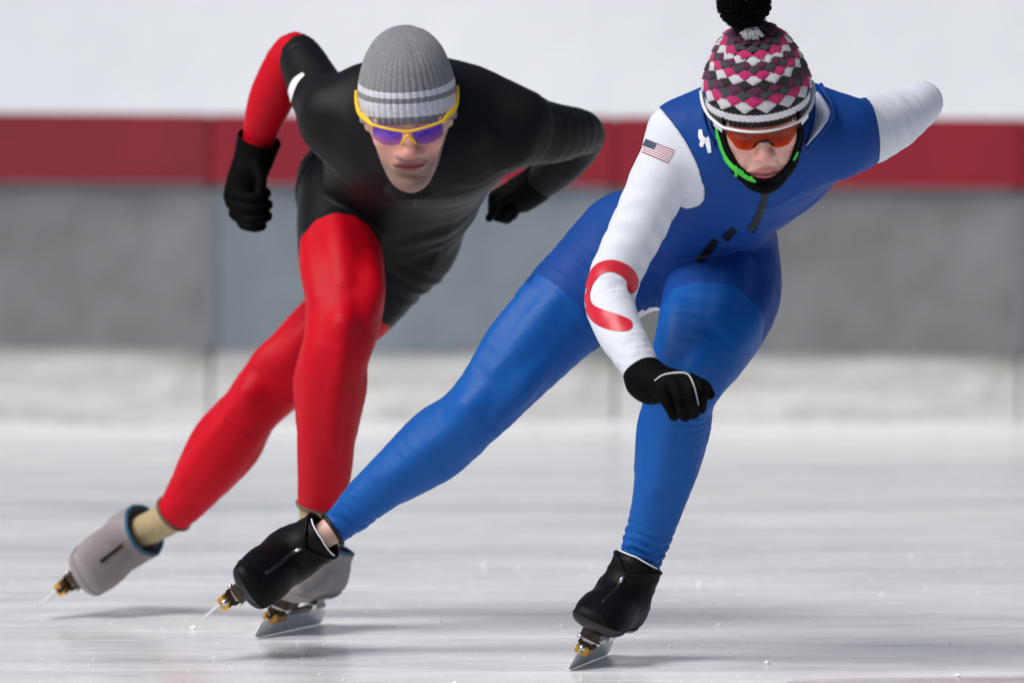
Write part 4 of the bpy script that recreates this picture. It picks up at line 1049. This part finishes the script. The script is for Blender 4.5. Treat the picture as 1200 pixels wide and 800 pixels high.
marmL = Tube(st([(600, 152, .92, .076), (648, 156, 1.0, .064), (684, 157, 1.1, .046), (662, 188, 1.18, .047), (630, 216, 1.25, .036), (605, 226, 1.28, .024)]), u=(0, 0, 1), kroot=.05, ktip=.004, kfall=.14)
mtorso = [Tube(st([(452, 258, 1.31, .158, .114), (466, 236, 1.20, .166, .106), (477, 203, 1.10, .172, .108), (484, 172, 1.0, .195, .134), (490, 156, .92, .197, .138), (486, 118, .86, .12, .09)]), u=(1, 0, -.08)),
          Tube(st([(486, 118, .93, .070), (440, 116, .94, .072), (392, 132, .94, .066)])), Tube(st([(490, 116, .93, .072), (550, 122, .93, .076), (604, 145, .93, .072)])),
          Tube(st([(408, 230, 1.3, .10), (474, 284, 1.32, .098)])),
          Tube([(W(484, 130, .86), .062), (hfm.pt((0, -.05, -.09)), .058)])]
bm_ = Body(mtorso, dict(legL=mlegL, legR=mlegR, armR=marmR, armL=marmL),
           dict(legR=muscles(mlegR, t_of(mlegR, W(398, 394, .94)), (0, -1, .1), (1, 0, 0), 1.08), legL=muscles(mlegL, t_of(mlegL, W(300, 472, 1.365)), (-.3, -1, .3), (-.6, -.2, .6), 1.05)), 0.0055)
def wr_m(V, N, par):
    d = 0.0008 * vtx_noise(V, (14, 14, 14))
    o = np.min([q[0] for q in par.values()], 0); tt = np.clip(o / 0.03, 0, 1); dep = V[:, 1]
    d += tt * 0.0022 * np.exp(-((dep - 1.18) / 0.08) ** 2) * np.sin(dep * 120 + 16 * V[:, 0] + 3 * vtx_noise(V, (6, 6, 6), 4))
    d += tt * 0.003 * vtx_noise(V, (7, 20, 9), 9); d += tt * 0.004 * ((1 - np.abs(vtx_noise(V, (6, 9, 5), 21))) ** 5 - 0.25)
    for nme, T, p0, wdt, amp, wl in (('armR', marmR, (346, 63, 1.14), .05, .0014, .02), ('legR', mlegR, (402, 212, 1.3), .06, .0025, .035), ('legL', mlegL, (470, 300, 1.32), .07, .003, .035), ('armL', marmL, (684, 157, 1.1), .05, .0006, .03)):
        dd, t_, a_ = par[nme]; mm = np.exp(-(np.maximum(dd, 0) / 0.02) ** 2); d += mm * ring_folds(t_, a_, t_of(T, W(*p0)), wdt, amp, wl, 1.3, 0.02)
    return d
V, Q, N = bm_.suit(wr_m); P = bm_.par; fac = -N[:, 1]
tR = t_of(mlegR, W(398, 308, 1.085)); tL = t_of(mlegL, W(425, 352, 1.35)); dT = mtorso[0].at(V)[0]; tA = t_of(marmR, W(346, 63, 1.14))
def lim(nme, S, others):
    s_ = np.minimum(S, dT - P[nme][0] + (-0.014 if nme == 'legR' else 0.06)); return np.minimum(s_, np.min([P[n][0] for n in others], 0) - P[nme][0] + 0.003)
S_lR = lim('legR', P['legR'][1] - tR + 0.09 * fac, ['legL', 'armR'])
S_lL = lim('legL', P['legL'][1] - tL + 0.02 * fac, ['legR', 'armR'])
S_aR = lim('armR', P['armR'][1] - tA + 0.012 - 0.02 * N[:, 0], ['legL', 'legR'])
end = np.full(len(V), 1.0); cR = t_of(mlegR, W(374, 590, 1.055)); cL = t_of(mlegL, W(204, 601, 1.418))
for nme, tc in (('legR', cR), ('legL', cL), ('armR', t_of(marmR, W(301, 172, 1.22))), ('armL', t_of(marmL, W(624, 219, 1.255)))):
    d, t_, _ = P[nme]; others = np.min([P[n][0] for n in P if n != nme], 0)
    end = np.where((d < others) & (d < 0.03), np.minimum(end, tc - t_), end)
at = dict(seam=np.max([seam_attr(s_) for s_ in (S_lR, S_lL, S_aR)], 0))
for nme, T, p0 in (('legR', mlegR, (389, 434, .93)), ('legL', mlegL, (291, 490, 1.36))):
    sk = (P[nme][1] - t_of(T, W(*p0)) - 0.02 * fac); at['seam'] = np.maximum(at['seam'], 0.5 * seam_attr(sk) * (P[nme][0] < 0.02))
v_, n_, f_, a_ = clip_tris(V, N, Q, piece(None, S_lR, S_lL, S_aR), at)
suit_m = mesh_obj('racing_suit', v_, f_, M['black_suit'], mroot, normals=n_, attrs=a_); b_ms = bvh_of(v_, f_)
for nme, S_ in (('sleeve', S_aR), ('leg_panel', S_lR), ('leg_panel', S_lL)):
    v_, n_, f_, a_ = clip_tris(V, N, Q, piece(S_), at); mesh_obj(nme, v_, f_, M['red_suit'], suit_m, normals=n_, attrs=a_)
for nme, T, tc in (('legR', mlegR, cR), ('legL', mlegL, cL)):
    d, t_, _ = P[nme]; s_ = np.where(d < 0.02, t_ - tc - 0.0, -1.0); s_ = np.minimum(s_, np.min([P[n][0] for n in P if n != nme], 0) - d)
    Vq = V - N * 0.002 + N * (0.001 * vtx_noise(V, (30, 30, 60), 3))[:, None]
    v_, n_, f_, _ = clip_tris(Vq, N, Q, s_); mesh_obj('sock', v_, f_, M['sock'], mroot, normals=n_)
    sweep('cuff', ring_at(T, tc + 0.001, -0.001), 0.004, M['sock_cuff'], suit_m, cyc=True)
Vs, Qs, Ns = bm_.g.mesh(bm_.F, -0.0065)
gH, FH, Vh, Qh, Nh, ath = head_mesh('m')
allV = np.concatenate([Vs, hfm.pts(Vh)]); allQ = np.concatenate([Qs, Qh + len(Vs)]); allN = np.concatenate([Ns, hfm.vec(Nh)])
mesh_obj('body', allV, allQ, M['skin_m'], mroot, normals=allN, attrs={k_: np.concatenate([np.zeros(len(Vs)), a]) for k_, a in ath.items()})
ribbon('shoulder_piping', b_ms, [(356, 87), (347, 95), (342, 106), (340, 120)], [4, 7, 7, 3], M['white_print'], suit_m, off=0.0015)
ribbon('zip', b_ms, [(487, 214), (487, 228), (486, 242)], [4, 4, 3], M['zip_black'], suit_m, off=0.0015)
# ribbed beanie
MP = dict(zb=-0.020, tilt=0.039, top=0.150, rx=0.0860, ry=0.107, cy=-0.010, e1=3.4, e2=2.2, bulge=0.03, lean=0.012)
def rib_m(th, s): return 0.0028 * (abs(math.sin(th * 22 + 0.25 * math.sin(th * 5) + 0.1 * math.sin(s * 9 + th))) ** 0.6 - 0.6) * (1 - 0.5 * s) - (0.004 * max(0, math.cos(th * 3 + 0.5)) ** 12 * max(0, s - .7) / .3)
Vk, Fk, Sk = hat_grid(MP, 520, 70, rib_m)
mh = bpy.data.materials.new('grey_striped_rib_knit'); mh.use_nodes = True; t = NT(mh); p = t.n['Principled BSDF']
sa = t.math('ADD', t.attr('row'), t.math('MULTIPLY', t.math('SUBTRACT', t.noise(90, 2, 0.5), 0.5), 0.012))
gy, wh = srgb(138, 137, 141), srgb(226, 226, 232)
col = t.ramp(sa, [(0, gy), (0.11, wh), (0.31, gy), (0.38, wh), (0.46, gy)], 'CONSTANT')
hea = t.ramp(t.noise(230, 3, 0.7), [(0.3, (0.62, 0.62, 0.62, 1)), (0.7, (1.1, 1.1, 1.1, 1))]); col = t.mix(1.0, col, hea, 'MULTIPLY')
t.link(col, p.inputs['Base Color']); p.inputs['Roughness'].default_value = 0.9; p.inputs['Sheen Weight'].default_value = 0.2
t.link(t.bump(t.noise(330, 3, 0.6), 0.6, 0.003), p.inputs['Normal'])
mesh_obj('knit_hat', hfm.pts(Vk), Fk, mh, mroot, attrs=dict(row=Sk))
gl = bpy.data.objects.new('sunglasses', None); link(gl, mroot); gl.empty_display_size = 0.03
yc = lambda x, z: 0.110 - 5.0 * x * x - 0.25 * max(0, -z) - 0.1 * abs(z)
for sx in (-1, 1):
    xs = np.linspace(sx * 0.010, sx * 0.062, 17); xs = xs if sx > 0 else xs[::-1]
    shield(hfm, 'lens', gl, M['lens_violet'], lambda x: 0.012 + 0.10 * abs(x), lambda x: -0.002 - 0.018 * math.sin(math.pi * min(1, max(0, (abs(x) - 0.004) / 0.062))) ** 0.6 + 0.1 * max(0, abs(x) - .045), xs, yc)
bar = [(x, yc(x, 0.016) + 0.003, 0.012 + 0.13 * abs(x)) for x in np.linspace(-0.064, 0.064, 21)]
side = lambda sx: [(sx * 0.073, 0.074, 0.0225), (sx * 0.086, 0.050, 0.026), (sx * 0.0905, 0.020, 0.033), (sx * 0.0905, -0.012, 0.040)]
full = catmull(side(-1)[::-1] + bar + side(1), 3); rad = [0.0028 + 0.0035 * math.exp(-((abs(q[0]) - 0.077) / 0.011) ** 2) for q in full]
sweep('frame', hfm.pts(full), np.array(rad), M['frame_yellow'], gl, flat=0.7, up=tuple(hfm.vec([(0, 1, 0.3)])[0]))
sweep('nose_bridge', hfm.pts(catmull([(-0.013, 0.103, -0.016), (-0.008, 0.110, -0.004), (0, 0.115, 0.006), (0.008, 0.110, -0.004), (0.013, 0.103, -0.016)], 4)), 0.003, M['frame_yellow'], gl)
eyes(hfm, mroot)
S = -Vh[:, 2] * 0.8 - Vh[:, 1] * 0.9 - 0.080
v_, n_, f_, _ = clip_tris(Vh + Nh * 0.004, Nh, Qh, S)
nk = mesh_obj('neck_collar', hfm.pts(v_), f_, M['black_suit'], suit_m, normals=hfm.vec(n_), attrs=dict(seam=np.zeros(len(v_))))
sm = nk.modifiers.new('thick', 'SOLIDIFY'); sm.thickness = 0.003; sm.offset = -1
# gloves
fm = [[(284, 214, 1.20, .013), (274, 226, 1.185, .0135), (294, 232, 1.15, .0125), (311, 228, 1.165, .0115), (309, 224, 1.19, .0105)],
      [(282, 222, 1.20, .013), (271, 238, 1.185, .0135), (293, 245, 1.15, .0125), (313, 241, 1.165, .0115), (310, 238, 1.19, .0105)],
      [(284, 230, 1.20, .013), (275, 250, 1.185, .0135), (295, 258, 1.15, .0125), (313, 254, 1.165, .0115), (309, 250, 1.19, .0105)],
      [(288, 235, 1.20, .013), (284, 260, 1.19, .013), (298, 266, 1.16, .0115), (307, 265, 1.175, .0105)],
      [(300, 195, 1.18, .013), (306, 212, 1.16, .0125), (304, 228, 1.15, .011)]]
pm_ = [[(300, 178, 1.22, .034), (286, 205, 1.205, .034), (274, 228, 1.195, .023)], [(300, 178, 1.22, .034), (294, 210, 1.205, .033), (287, 248, 1.195, .024)]]
glove(mroot, W(303, 166, 1.22), W(311, 138, 1.2), [st(f) for f in fm], [st(f) for f in pm_], .043, flare=1.12, cuff_len=0.03, cuff_back=0.004)
fs, pl = auto_hand(W(626, 218, 1.255), W(595, 226, 1.29) - W(626, 218, 1.255), (0.1, 0.1, -1), (0.3, -1, 0), 1.0, 1.25)
glove(mroot, W(626, 218, 1.255), W(650, 198, 1.2), fs, pl, .040, h=0.003)
print('objects', len(bpy.data.objects))
